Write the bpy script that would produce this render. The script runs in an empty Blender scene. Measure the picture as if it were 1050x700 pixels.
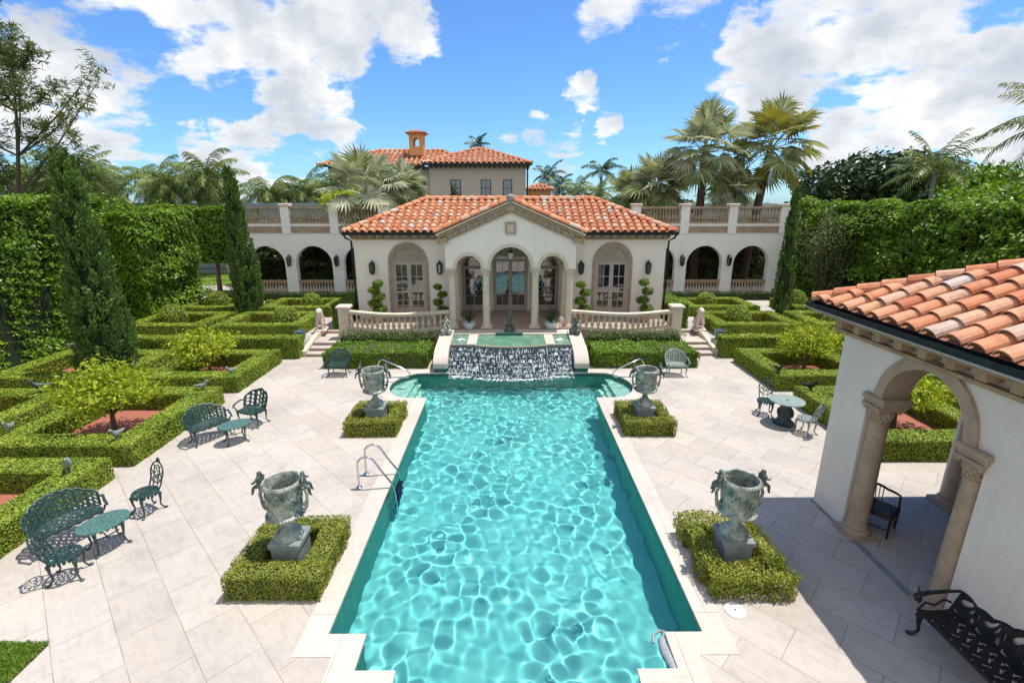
import bpy, bmesh, math, random
import numpy as np
from mathutils import Vector, Matrix
from mathutils.geometry import tessellate_polygon

R = math.radians
PI = math.pi
random.seed(7)
RNG = np.random.default_rng(11)
SC = bpy.context.scene
COL = SC.collection
XA = 0.10                                   # the axis of symmetry of the garden

# ------------------------------------------------------------------ camera
cam = bpy.data.cameras.new("camera")
cam.sensor_fit = 'HORIZONTAL'
cam.sensor_width = 36.0
cam.lens = 36.0 * 500.0 / 1050.0
cam.clip_start = 0.1
cam.clip_end = 4000
camo = bpy.data.objects.new("camera", cam)
COL.objects.link(camo)
PITCH = math.atan(142 / 500.0)
YAW = math.atan(4 * math.cos(PITCH) / 500.0)
camo.location = (0, 0, 6.0)
camo.rotation_euler = (PI / 2 - PITCH, 0, -YAW)
SC.camera = camo

# ------------------------------------------------------------------ render look
SC.view_settings.view_transform = 'Standard'
SC.view_settings.look = 'None'
SC.view_settings.gamma = 1
SC.view_settings.exposure = 0.78
SC.render.engine = 'CYCLES'
SC.cycles.use_denoising = True
SC.cycles.max_bounces = 10
SC.cycles.diffuse_bounces = 4
SC.cycles.glossy_bounces = 4
SC.cycles.transmission_bounces = 8
SC.cycles.transparent_max_bounces = 8
SC.cycles.sample_clamp_indirect = 6
SC.cycles.blur_glossy = 0.3

SUN_TO = Vector((0.29, 0.10, 1.0)).normalized()     # towards the sun
SUN_EL = math.asin(SUN_TO.z)
SUN_AZ = math.atan2(SUN_TO.x, SUN_TO.y)
sun = bpy.data.lights.new("sun", 'SUN')
sun.energy = 3.2
sun.angle = R(0.5)
sun.color = (1.0, 0.955, 0.88)
suno = bpy.data.objects.new("sun", sun)
COL.objects.link(suno)
suno.rotation_euler = (-SUN_TO).to_track_quat('-Z', 'Y').to_euler()
suno.location = (20, 8, 60)
sun.cycles.is_caustics_light = True


def nd(nt, typ, ins=None, **attrs):
    n = nt.nodes.new(typ)
    for k, v in attrs.items():
        setattr(n, k, v)
    for k, v in (ins or {}).items():
        if isinstance(v, bpy.types.NodeSocket):
            nt.links.new(v, n.inputs[k])
        else:
            n.inputs[k].default_value = v
    return n


def math_(nt, op, a, b=0.0, c=0.0, clamp=False):
    n = nd(nt, 'ShaderNodeMath', {0: a, 1: b, 2: c}, operation=op)
    n.use_clamp = clamp
    return n.outputs[0]


def ramp(nt, fac, stops, interp='LINEAR'):
    n = nt.nodes.new('ShaderNodeValToRGB')
    n.color_ramp.interpolation = interp
    el = n.color_ramp.elements
    while len(el) > 1:
        el.remove(el[-1])
    el[0].position, el[0].color = stops[0][0], tuple(stops[0][1]) + (1,)
    for p, c in stops[1:]:
        e = el.new(p)
        e.color = tuple(c) + (1,)
    nt.links.new(fac, n.inputs[0])
    return n.outputs[0]


def mixc(nt, fac, a, b, blend='MIX'):
    n = nd(nt, 'ShaderNodeMix', data_type='RGBA', blend_type=blend)
    for i, v in ((0, fac), (6, a), (7, b)):
        if isinstance(v, bpy.types.NodeSocket):
            nt.links.new(v, n.inputs[i])
        else:
            n.inputs[i].default_value = v if i == 0 else (tuple(v) + (1,))[:4]
    return n.outputs[2]


def pixdir(x, y):
    u, v = x - 525, y - 350
    X, Y, Z = u, 500 * math.cos(PITCH) - v * math.sin(PITCH), -v * math.cos(PITCH) - 500 * math.sin(PITCH)
    c, s = math.cos(YAW), math.sin(YAW)
    return Vector((X * c + Y * s, Y * c - X * s, Z)).normalized()


# ------------------------------------------------------------------ world: sky with fair-weather cumulus
def make_world():
    w = bpy.data.worlds.new("World")
    SC.world = w
    w.use_nodes = True
    nt = w.node_tree
    nt.nodes.clear()
    sky = nd(nt, 'ShaderNodeTexSky', sky_type='NISHITA', sun_disc=False, sun_elevation=SUN_EL,
             sun_rotation=SUN_AZ, altitude=0, air_density=1.0, dust_density=0.35, ozone_density=2.2)
    tc = nd(nt, 'ShaderNodeTexCoord')
    d = tc.outputs['Generated']
    sep = nd(nt, 'ShaderNodeSeparateXYZ', {0: d})
    den = math_(nt, 'ADD', math_(nt, 'MAXIMUM', sep.outputs[2], 0.0), 0.22)
    px = math_(nt, 'DIVIDE', sep.outputs[0], den)
    py = math_(nt, 'DIVIDE', sep.outputs[1], den)
    pv = nd(nt, 'ShaderNodeCombineXYZ', {0: px, 1: py, 2: 0.0}).outputs[0]
    # the cumulus banks of that day, as directions of the sky and angular radii
    blobs = [((335, 15), 8.0, 1), ((405, 30), 5.5, .9), ((255, 22), 7.0, .9), ((305, 98), 4.6, 1), ((345, 120), 4.2, 1), ((285, 125), 3.6, .9), ((320, 128), 4, .9),
             ((190, 12), 6.5, .75), ((130, 0), 7, .6), ((60, 70), 6, .9), ((75, 95), 7, .8), ((110, 130), 5.5, .8), ((140, 150), 4, .6),
             ((250, 155), 4.5, .85), ((205, 150), 3, .8), ((300, 180), 4, .6), ((0, 110), 6, .7),
             ((600, 100), 3.4, .85), ((622, 130), 3, .7), ((575, 150), 3.5, .6), ((555, 140), 2.2, .6), ((520, 150), 3, .4), ((585, 170), 2.8, .45),
             ((640, 20), 6, .6), ((690, 10), 6, .55),
             ((800, 60), 7.5, 1), ((860, 35), 8.5, 1), ((915, 70), 6.5, .9), ((820, 95), 4, .8), ((950, 10), 6, .8), ((1015, 115), 8, .95),
             ((940, 125), 6, .85), ((875, 150), 6, .9), ((850, 172), 5, .8), ((1045, 50), 5, .7), ((980, 105), 6, .9), ((700, 170), 4, .35)]
    # warp the direction first, so that the banks have ragged edges
    wn = nd(nt, 'ShaderNodeTexNoise', {'Vector': d, 'Scale': 7.0, 'Detail': 7.0, 'Roughness': 0.62})
    wc = nd(nt, 'ShaderNodeVectorMath', {0: wn.outputs['Color'], 1: (0.5, 0.5, 0.5)}, operation='SUBTRACT').outputs[0]
    ws = nd(nt, 'ShaderNodeVectorMath', {0: wc, 'Scale': 0.17}, operation='SCALE').outputs[0]
    dw = nd(nt, 'ShaderNodeVectorMath', {0: d, 1: ws}, operation='ADD').outputs[0]
    dw = nd(nt, 'ShaderNodeVectorMath', {0: dw}, operation='NORMALIZE').outputs[0]

    def bank(vec):
        acc = None
        for (x, y), rad, amp in blobs:
            dot = nd(nt, 'ShaderNodeVectorMath', {0: vec, 1: tuple(pixdir(x, y))}, operation='DOT_PRODUCT').outputs['Value']
            mr = nd(nt, 'ShaderNodeMapRange', {0: dot, 1: math.cos(R(rad * 1.0)), 2: math.cos(R(rad * .05)), 3: 0.0, 4: amp}, interpolation_type='SMOOTHSTEP')
            acc = mr.outputs[0] if acc is None else math_(nt, 'MAXIMUM', acc, mr.outputs[0])
        return acc
    m = bank(dw)
    fbm = nd(nt, 'ShaderNodeTexNoise', {'Vector': pv, 'Scale': 3.2, 'Detail': 9.0, 'Roughness': 0.6}).outputs['Fac']
    away = nd(nt, 'ShaderNodeMapRange', {0: sep.outputs[1], 1: 0.20, 2: -0.15, 3: 0.0, 4: 0.85}).outputs[0]   # added unseen clouds behind the camera, to fill the shaded facades
    dens = math_(nt, 'ADD', math_(nt, 'ADD', m, away), math_(nt, 'MULTIPLY', math_(nt, 'SUBTRACT', fbm, 0.5), 2.5))
    a = nd(nt, 'ShaderNodeMapRange', {0: dens, 1: 0.44, 2: 0.82, 3: 0.0, 4: 1.0}, interpolation_type='SMOOTHSTEP').outputs[0]
    # self shading of the clouds: density a little further up, towards the sun
    du = nd(nt, 'ShaderNodeVectorMath', {0: d, 1: (0.02, 0.0, 0.055)}, operation='ADD').outputs[0]
    n2 = nd(nt, 'ShaderNodeTexNoise', {'Vector': du, 'Scale': 9.0, 'Detail': 6.0, 'Roughness': 0.55}).outputs['Fac']
    n1 = nd(nt, 'ShaderNodeTexNoise', {'Vector': d, 'Scale': 9.0, 'Detail': 6.0, 'Roughness': 0.55}).outputs['Fac']
    dif = math_(nt, 'SUBTRACT', n1, n2)
    thick = math_(nt, 'MULTIPLY', math_(nt, 'SUBTRACT', dens, 0.45), 0.42)
    lit = math_(nt, 'SUBTRACT', math_(nt, 'ADD', math_(nt, 'MULTIPLY', dif, 1.4), 0.88), math_(nt, 'MAXIMUM', thick, 0.0), clamp=True)
    ccol = ramp(nt, lit, [(0.0, (1.9, 2.15, 2.5)), (0.5, (2.6, 2.8, 3.1)), (0.85, (3.6, 3.7, 3.8)), (1.0, (4.3, 4.3, 4.25))])
    skyc = mixc(nt, 1.0, sky.outputs[0], (0.33, 0.52, 0.74), 'MULTIPLY')
    fin = mixc(nt, a, skyc, ccol)
    bg = nd(nt, 'ShaderNodeBackground', {'Color': fin, 'Strength': 0.15})
    out = nd(nt, 'ShaderNodeOutputWorld', {0: bg.outputs[0]})


make_world()


# ------------------------------------------------------------------ helpers
def props(o, label=None, cat=None, group=None, kind=None):
    if label: o["label"] = label
    if cat: o["category"] = cat
    if group: o["group"] = group
    if kind: o["kind"] = kind
    return o


def thing(name, label, cat, loc=(0, 0, 0), rz=0.0, group=None):
    o = bpy.data.objects.new(name, None)
    o.empty_display_size = 0.2
    COL.objects.link(o)
    o.location = loc
    o.rotation_euler = (0, 0, rz)
    return props(o, label, cat, group)


def link_mesh(name, me, parent=None):
    o = bpy.data.objects.new(name, me)
    COL.objects.link(o)
    if parent is not None:
        o.parent = parent
    return o


def copy_tree(o, parent=None):
    c = o.copy()
    COL.objects.link(c)
    c.parent = parent
    for ch in list(o.children):
        copy_tree(ch, c)
    return c


class MB:
    """collects shapes, then links them as one mesh object"""

    def __init__(self):
        self.V = []
        self.F = []
        self.I = []
        self.cur = 0                        # material slot of what is added next
        self.n = 0

    def add(self, v, faces):
        v = np.asarray(v, dtype=float).reshape(-1, 3)
        self.V.append(v)
        if isinstance(faces, np.ndarray):
            self.F.append(faces + self.n)
            self.I.append(self.cur)
        else:
            b = {}
            for f in faces:
                b.setdefault(len(f), []).append(f)
            for k, fs in b.items():
                self.F.append(np.array(fs, dtype=int) + self.n)
                self.I.append(self.cur)
        self.n += len(v)
        return self

    def box(self, a, b):
        x0, y0, z0 = [min(p, q) for p, q in zip(a, b)]
        x1, y1, z1 = [max(p, q) for p, q in zip(a, b)]
        v = [(x0, y0, z0), (x1, y0, z0), (x1, y1, z0), (x0, y1, z0), (x0, y0, z1), (x1, y0, z1), (x1, y1, z1), (x0, y1, z1)]
        return self.add(v, [(0, 3, 2, 1), (4, 5, 6, 7), (0, 1, 5, 4), (1, 2, 6, 5), (2, 3, 7, 6), (3, 0, 4, 7)])

    def cbox(self, c, s):
        return self.box([c[i] - s[i] / 2 for i in range(3)], [c[i] + s[i] / 2 for i in range(3)])

    def bev(self, a, b, r=0.02):
        """box with chamfered vertical and top edges"""
        x0, y0, z0 = [min(p, q) for p, q in zip(a, b)]
        x1, y1, z1 = [max(p, q) for p, q in zip(a, b)]

        def ring(i, z):
            return [(x0 + i + r, y0 + i, z), (x1 - i - r, y0 + i, z), (x1 - i, y0 + i + r, z), (x1 - i, y1 - i - r, z),
                    (x1 - i - r, y1 - i, z), (x0 + i + r, y1 - i, z), (x0 + i, y1 - i - r, z), (x0 + i, y0 + i + r, z)]
        v = ring(0, z0) + ring(0, z1 - r) + ring(r, z1)
        f = [tuple(range(7, -1, -1)), tuple(range(16, 24))]
        for k in (0, 8):
            for i in range(8):
                j = (i + 1) % 8
                f.append((k + i, k + j, k + 8 + j, k + 8 + i))
        return self.add(v, f)

    def quad(self, *p):
        return self.add(p, [tuple(range(len(p)))])

    def lathe(self, prof, loc=(0, 0, 0), n=16, caps=True, sx=1, sy=1):
        v, f = [], []
        for r, z in prof:
            for i in range(n):
                t = 2 * PI * i / n
                v.append((loc[0] + r * math.cos(t) * sx, loc[1] + r * math.sin(t) * sy, loc[2] + z))
        for k in range(len(prof) - 1):
            for i in range(n):
                j = (i + 1) % n
                f.append((k * n + i, k * n + j, (k + 1) * n + j, (k + 1) * n + i))
        if caps:
            f.append(tuple(range(n - 1, -1, -1)))
            f.append(tuple(range((len(prof) - 1) * n, len(prof) * n)))
        return self.add(v, f)

    def tube(self, pts, r, n=6, closed=False, cap=True):
        pts = [Vector(p) for p in pts]
        m = len(pts)
        rs = r if isinstance(r, (list, tuple)) else [r] * m
        v, f = [], []
        up = None
        for i, p in enumerate(pts):
            if closed:
                t = pts[(i + 1) % m] - pts[i - 1]
            else:
                t = pts[min(i + 1, m - 1)] - pts[max(i - 1, 0)]
            t = t.normalized() if t.length > 1e-9 else Vector((0, 0, 1))
            if up is None:
                up = Vector((0, 0, 1)) if abs(t.z) < 0.9 else Vector((1, 0, 0))
            a = t.cross(up)
            if a.length < 1e-5:
                a = t.orthogonal()
            a.normalize()
            b = a.cross(t).normalized()
            up = b
            for k in range(n):
                an = 2 * PI * k / n
                q = p + (a * math.cos(an) + b * math.sin(an)) * rs[i]
                v.append(tuple(q))
        for i in range(m if closed else m - 1):
            i2 = (i + 1) % m
            for k in range(n):
                k2 = (k + 1) % n
                f.append((i * n + k, i * n + k2, i2 * n + k2, i2 * n + k))
        if not closed and cap:
            f.append(tuple(range(n - 1, -1, -1)))
            f.append(tuple(range((m - 1) * n, m * n)))
        return self.add(v, f)

    def prism(self, poly, fr, d0, d1, holes=()):
        """polygon in 2D (u, w) swept between d0 and d1; fr(u, w, d) gives the point"""
        rings = [list(poly)] + [list(h) for h in holes]
        tri = tessellate_polygon([[Vector((p[0], p[1], 0)) for p in r] for r in rings])
        flat = [p for r in rings for p in r]
        n = len(flat)
        v = [fr(p[0], p[1], d0) for p in flat] + [fr(p[0], p[1], d1) for p in flat]
        f = []
        for t in tri:
            f.append((t[0], t[1], t[2]))
            f.append((t[2] + n, t[1] + n, t[0] + n))
        s = 0
        for r in rings:
            m = len(r)
            for i in range(m):
                j = (i + 1) % m
                f.append((s + i, s + j, s + j + n, s + i + n))
            s += m
        return self.add(v, f)

    def sphere(self, c, r, n=10, m=6, s=(1, 1, 1)):
        prof = [(r * math.sin(PI * k / m) if 0 < k < m else r * 0.02, -r * math.cos(PI * k / m)) for k in range(m + 1)]
        v0 = MB().lathe(prof, (0, 0, 0), n)
        V = v0.V[0] * np.array(s) + np.array(c)
        self.V.append(V)
        for F in v0.F:
            self.F.append(F + self.n)
            self.I.append(self.cur)
        self.n += len(V)
        return self

    def mesh(self, name, mat, smooth=False):
        me = bpy.data.meshes.new(name)
        V = np.concatenate(self.V) if self.V else np.zeros((0, 3))
        me.vertices.add(len(V))
        me.vertices.foreach_set("co", V.ravel())
        nl = sum(F.size for F in self.F)
        nf = sum(len(F) for F in self.F)
        me.loops.add(nl)
        me.polygons.add(nf)
        me.loops.foreach_set("vertex_index", np.concatenate([F.ravel() for F in self.F]).astype(np.int32))
        tot = np.concatenate([np.full(len(F), F.shape[1]) for F in self.F])
        st = np.concatenate([[0], np.cumsum(tot)[:-1]])
        me.polygons.foreach_set("loop_start", st.astype(np.int32))
        for mm in (mat if isinstance(mat, (list, tuple)) else [mat]):
            me.materials.append(mm)
        if any(self.I):
            me.polygons.foreach_set("material_index", np.concatenate([np.full(len(F), i) for F, i in zip(self.F, self.I)]).astype(np.int32))
        me.update(calc_edges=True)
        me.shade_smooth() if smooth else me.shade_flat()
        return me

    def build(self, name, mat, parent=None, smooth=False, world=True, fix=True):
        """world=True: the shapes are in world coordinates, shifted to the parent's place"""
        if parent is not None and world:
            off = np.zeros(3)
            p = parent
            while p is not None:
                off += np.array(p.location)
                p = p.parent
            self.V = [v - off for v in self.V]
        me = self.mesh(name, mat, smooth)
        if fix:
            bm = bmesh.new()
            bm.from_mesh(me)
            bmesh.ops.recalc_face_normals(bm, faces=bm.faces)
            bm.to_mesh(me)
            bm.free()
            me.shade_smooth() if smooth else me.shade_flat()
            if smooth:
                try:
                    me.set_sharp_from_angle(angle=R(45))
                except Exception:
                    pass
        return link_mesh(name, me, parent)


FX = lambda u, w, d: (u, d, w)      # polygon in the XZ plane, swept along Y
FY = lambda u, w, d: (d, u, w)      # polygon in the YZ plane, swept along X
FZ = lambda u, w, d: (u, w, d)      # plan polygon, swept along Z


def arc(cx, cz, r, a0, a1, n):
    return [(cx + r * math.cos(a0 + (a1 - a0) * i / n), cz + r * math.sin(a0 + (a1 - a0) * i / n)) for i in range(n + 1)]


def arch_outline(u0, u1, z0, top, ops, n=16):
    """wall outline with arched openings reaching down to z0; top = list of points from right to left"""
    p = [(u0, z0)]
    for c, hw, zs in ops:
        p += [(c - hw, z0)] + arc(c, zs, hw, PI, 0, n) + [(c + hw, z0)]
    p += [(u1, z0)] + list(top)
    return p


def archivolt(c, zs, hw, w, zb, n=18):
    """band round an arch with legs down to zb"""
    o = arc(c, zs, hw + w, 0, PI, n)
    i = arc(c, zs, hw, PI, 0, n)
    if zb is not None and zb < zs:
        return [(c + hw + w, zb)] + o + [(c - hw - w, zb), (c - hw, zb)] + i + [(c + hw, zb)]
    return o + i


def skin_mesh(name, verts, edges, radii, mat, sub=2):
    me = bpy.data.meshes.new(name + "_t")
    me.from_pydata(verts, edges, [])
    ob = bpy.data.objects.new(name + "_t", me)
    COL.objects.link(ob)
    ob.modifiers.new("s", 'SKIN')
    sv = me.skin_vertices[0].data
    for i, r in enumerate(radii):
        sv[i].radius = (r, r) if not isinstance(r, tuple) else r
        sv[i].use_root = (i == 0)
    ss = ob.modifiers.new("u", 'SUBSURF')
    ss.levels = ss.render_levels = sub
    bpy.context.view_layer.update()
    dg = bpy.context.evaluated_depsgraph_get()
    out = bpy.data.meshes.new_from_object(ob.evaluated_get(dg))
    bpy.data.objects.remove(ob)
    bpy.data.meshes.remove(me)
    out.name = name
    out.materials.clear()
    out.materials.append(mat)
    out.shade_smooth()
    return out


# ------------------------------------------------------------------ materials
def newmat(name):
    m = bpy.data.materials.new(name)
    m.use_nodes = True
    nt = m.node_tree
    nt.nodes.clear()
    out = nt.nodes.new('ShaderNodeOutputMaterial')
    return m, nt, out


def simple(name, c1, c2=None, scale=3.0, rough=0.7, metal=0.0, bump=0.0, bscale=40.0, spec=0.4, lo=0.35, hi=0.65, det=6.0):
    m, nt, out = newmat(name)
    pos = nd(nt, 'ShaderNodeNewGeometry').outputs['Position']
    p = nd(nt, 'ShaderNodeBsdfPrincipled', {'Roughness': rough, 'Metallic': metal, 'Specular IOR Level': spec})
    if c2 is None:
        c2 = [c * 0.85 for c in c1]
    nz = nd(nt, 'ShaderNodeTexNoise', {'Vector': pos, 'Scale': scale, 'Detail': det, 'Roughness': 0.62})
    nt.links.new(ramp(nt, nz.outputs['Fac'], [(lo, c1), (hi, c2)]), p.inputs['Base Color'])
    if bump:
        nb = nd(nt, 'ShaderNodeTexNoise', {'Vector': pos, 'Scale': bscale, 'Detail': 5.0})
        b = nd(nt, 'ShaderNodeBump', {'Strength': bump, 'Distance': 0.02, 'Height': nb.outputs['Fac']})
        nt.links.new(b.outputs[0], p.inputs['Normal'])
    nt.links.new(p.outputs[0], out.inputs[0])
    return m


def leafmat(name, stops, trans=0.25, rough=0.5, nscale=0.9, namp=0.35, spec=0.35, tcol=None):
    m, nt, out = newmat(name)
    g = nd(nt, 'ShaderNodeNewGeometry')
    nz = nd(nt, 'ShaderNodeTexNoise', {'Vector': g.outputs['Position'], 'Scale': nscale, 'Detail': 4.0})
    f = math_(nt, 'ADD', math_(nt, 'MULTIPLY', g.outputs['Random Per Island'], 1 - namp),
              math_(nt, 'MULTIPLY', math_(nt, 'SUBTRACT', math_(nt, 'MULTIPLY', nz.outputs['Fac'], 2.2), 0.6), namp), clamp=True)
    c = ramp(nt, f, stops)
    p = nd(nt, 'ShaderNodeBsdfPrincipled', {'Base Color': c, 'Roughness': rough, 'Specular IOR Level': spec})
    t = nd(nt, 'ShaderNodeBsdfTranslucent', {'Color': mixc(nt, 1.0, c, tcol or (1.25, 1.2, 0.6), 'MULTIPLY')})
    mx = nd(nt, 'ShaderNodeMixShader', {0: trans, 1: p.outputs[0], 2: t.outputs[0]})
    nt.links.new(mx.outputs[0], out.inputs[0])
    return m


def paving(name, c1, c2, bw, bh, rot, mortar=0.006, off=0.5, stain=1.0, mcol=(0.25, 0.215, 0.18)):
    m, nt, out = newmat(name)
    pos = nd(nt, 'ShaderNodeNewGeometry').outputs['Position']
    mp = nd(nt, 'ShaderNodeMapping', {'Vector': pos, 'Rotation': (0, 0, rot)})
    br = nd(nt, 'ShaderNodeTexBrick', {'Vector': mp.outputs[0], 'Color1': (0, 0, 0, 1), 'Color2': (1, 1, 1, 1), 'Mortar': (.5, .5, .5, 1), 'Scale': 1.0,
                                       'Mortar Size': mortar, 'Mortar Smooth': 0.2, 'Bias': 0.0, 'Brick Width': bw, 'Row Height': bh})
    br.offset = off
    base = mixc(nt, br.outputs['Color'], c1, c2)
    n1 = nd(nt, 'ShaderNodeTexNoise', {'Vector': pos, 'Scale': 0.55, 'Detail': 8.0, 'Roughness': 0.6}).outputs['Fac']
    st = nd(nt, 'ShaderNodeMapping', {'Vector': mp.outputs[0], 'Scale': (1.2, 9.0, 1)}).outputs[0]
    n2 = nd(nt, 'ShaderNodeTexNoise', {'Vector': st, 'Scale': 1.6, 'Detail': 8.0, 'Roughness': 0.7}).outputs['Fac']
    n3 = nd(nt, 'ShaderNodeTexNoise', {'Vector': pos, 'Scale': 60.0, 'Detail': 3.0}).outputs['Fac']
    s1 = ramp(nt, n1, [(0.30, (0.76, 0.76, 0.77)), (0.50, (0.98, 0.98, 0.98)), (0.72, (1.08, 1.05, 1.0))])
    s2 = ramp(nt, n2, [(0.30, (0.66, 0.65, 0.64)), (0.50, (1, 1, 1))])
    s3 = ramp(nt, n3, [(0.30, (0.86, 0.86, 0.86)), (0.5, (1, 1, 1))])
    n4 = nd(nt, 'ShaderNodeTexNoise', {'Vector': pos, 'Scale': 5.5, 'Detail': 8.0, 'Roughness': 0.7}).outputs['Fac']
    base = mixc(nt, 0.7 * stain, base, ramp(nt, n4, [(0.33, (0.84, 0.83, 0.82)), (0.52, (1, 1, 1)), (0.7, (1.05, 1.04, 1.02))]), 'MULTIPLY')
    c = mixc(nt, 0.8 * stain, base, s1, 'MULTIPLY')
    c = mixc(nt, 0.38 * stain, c, s2, 'MULTIPLY')
    c = mixc(nt, 0.7 * stain, c, s3, 'MULTIPLY')
    jn = nd(nt, 'ShaderNodeTexNoise', {'Vector': pos, 'Scale': 2.0, 'Detail': 4.0}).outputs['Fac']
    jf = math_(nt, 'MULTIPLY', br.outputs['Fac'], nd(nt, 'ShaderNodeMapRange', {0: jn, 1: 0.35, 2: 0.6, 3: 0.45, 4: 0.95}).outputs[0])
    c = mixc(nt, jf, c, mcol)
    p = nd(nt, 'ShaderNodeBsdfPrincipled', {'Base Color': c, 'Roughness': 0.75, 'Specular IOR Level': 0.25})
    b = nd(nt, 'ShaderNodeBump', {'Strength': 0.25, 'Distance': 0.01, 'Height': math_(nt, 'SUBTRACT', n3, br.outputs['Fac'])})
    nt.links.new(b.outputs[0], p.inputs['Normal'])
    nt.links.new(p.outputs[0], out.inputs[0])
    return m


def stucco(name, c1, c2, bump=.3, bscale=55):
    """lime stucco: trowel texture, soft patches, faint rain streaks"""
    m, nt, out = newmat(name)
    pos = nd(nt, 'ShaderNodeNewGeometry').outputs['Position']
    n1 = nd(nt, 'ShaderNodeTexNoise', {'Vector': pos, 'Scale': 0.8, 'Detail': 8.0, 'Roughness': 0.65}).outputs['Fac']
    c = ramp(nt, n1, [(0.32, c1), (0.66, c2)])
    st = nd(nt, 'ShaderNodeMapping', {'Vector': pos, 'Scale': (7.0, 7.0, 0.35)}).outputs[0]
    n2 = nd(nt, 'ShaderNodeTexNoise', {'Vector': st, 'Scale': 1.0, 'Detail': 6.0, 'Roughness': 0.6}).outputs['Fac']
    c = mixc(nt, 0.32, c, ramp(nt, n2, [(0.28, (0.84, 0.81, 0.77)), (0.46, (1, 1, 1))]), 'MULTIPLY')
    nb = nd(nt, 'ShaderNodeTexNoise', {'Vector': pos, 'Scale': bscale, 'Detail': 5.0}).outputs['Fac']
    nb2 = nd(nt, 'ShaderNodeTexNoise', {'Vector': pos, 'Scale': 6.0, 'Detail': 3.0}).outputs['Fac']
    b = nd(nt, 'ShaderNodeBump', {'Strength': bump, 'Distance': 0.03, 'Height': math_(nt, 'ADD', nb, nb2)})
    p = nd(nt, 'ShaderNodeBsdfPrincipled', {'Base Color': c, 'Roughness': 0.88, 'Specular IOR Level': 0.2, 'Normal': b.outputs[0]})
    nt.links.new(p.outputs[0], out.inputs[0])
    return m


def fallmat(name):
    """thin falling water, torn into threads"""
    m, nt, out = newmat(name)
    pos = nd(nt, 'ShaderNodeNewGeometry').outputs['Position']
    st = nd(nt, 'ShaderNodeMapping', {'Vector': pos, 'Scale': (24.0, 6.0, 3.0)}).outputs[0]
    n1 = nd(nt, 'ShaderNodeTexNoise', {'Vector': st, 'Scale': 1.0, 'Detail': 5.0, 'Roughness': 0.7}).outputs['Fac']
    n2 = nd(nt, 'ShaderNodeTexNoise', {'Vector': pos, 'Scale': 7.0, 'Detail': 3.0}).outputs['Fac']
    a = nd(nt, 'ShaderNodeMapRange', {0: math_(nt, 'ADD', n1, math_(nt, 'MULTIPLY', math_(nt, 'SUBTRACT', n2, 0.5), 0.5)), 1: 0.49, 2: 0.62, 3: 0.02, 4: 0.92}).outputs[0]
    p = nd(nt, 'ShaderNodeBsdfPrincipled', {'Base Color': (0.80, 0.85, 0.88, 1), 'Roughness': 0.25, 'Specular IOR Level': 0.6})
    t = nd(nt, 'ShaderNodeBsdfTransparent')
    mx = nd(nt, 'ShaderNodeMixShader', {0: a, 1: t.outputs[0], 2: p.outputs[0]})
    nt.links.new(mx.outputs[0], out.inputs[0])
    return m


def tilemat(name):
    m, nt, out = newmat(name)
    g = nd(nt, 'ShaderNodeNewGeometry')
    c = ramp(nt, g.outputs['Random Per Island'], [(0.0, (0.44, 0.15, 0.075)), (0.25, (0.56, 0.20, 0.09)), (0.5, (0.60, 0.25, 0.125)),
                                                  (0.72, (0.60, 0.30, 0.17)), (0.88, (0.60, 0.36, 0.25)), (0.965, (0.50, 0.42, 0.37)), (1.0, (0.30, 0.24, 0.20))])
    n = nd(nt, 'ShaderNodeTexNoise', {'Vector': g.outputs['Position'], 'Scale': 7.0, 'Detail': 8.0, 'Roughness': 0.7}).outputs['Fac']
    c = mixc(nt, 0.9, c, ramp(nt, n, [(0.3, (0.58, 0.56, 0.56)), (0.5, (1, 1, 1)), (0.75, (1.12, 1.1, 1.1))]), 'MULTIPLY')
    n2 = nd(nt, 'ShaderNodeTexNoise', {'Vector': g.outputs['Position'], 'Scale': 1.3, 'Detail': 6.0, 'Roughness': 0.7}).outputs['Fac']
    c = mixc(nt, nd(nt, 'ShaderNodeMapRange', {0: n2, 1: 0.55, 2: 0.75, 3: 0.0, 4: 0.6}).outputs[0], c, (0.44, 0.34, 0.28))
    p = nd(nt, 'ShaderNodeBsdfPrincipled', {'Base Color': c, 'Roughness': 0.75, 'Specular IOR Level': 0.3})
    b = nd(nt, 'ShaderNodeBump', {'Strength': 0.3, 'Distance': 0.01, 'Height': n})
    nt.links.new(b.outputs[0], p.inputs['Normal'])
    nt.links.new(p.outputs[0], out.inputs[0])
    return m


def glassmat():
    m, nt, out = newmat("dark_window_glass")
    p = nd(nt, 'ShaderNodeBsdfPrincipled', {'Base Color': (0.012, 0.014, 0.016, 1), 'Roughness': 0.03, 'Specular IOR Level': 1.0, 'IOR': 1.9})
    pos = nd(nt, 'ShaderNodeNewGeometry').outputs['Position']
    nb = nd(nt, 'ShaderNodeTexNoise', {'Vector': pos, 'Scale': 1.7, 'Detail': 2.0})
    b = nd(nt, 'ShaderNodeBump', {'Strength': 0.06, 'Distance': 0.05, 'Height': nb.outputs['Fac']})
    nt.links.new(b.outputs[0], p.inputs['Normal'])
    nt.links.new(p.outputs[0], out.inputs[0])
    return m


def watermat():
    m, nt, out = newmat("pool_water")
    g = nd(nt, 'ShaderNodeBsdfGlass', {'Color': (0.93, 0.99, 0.99, 1), 'Roughness': 0.0, 'IOR': 1.33})
    nt.links.new(g.outputs[0], out.inputs[0])
    return m


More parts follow.
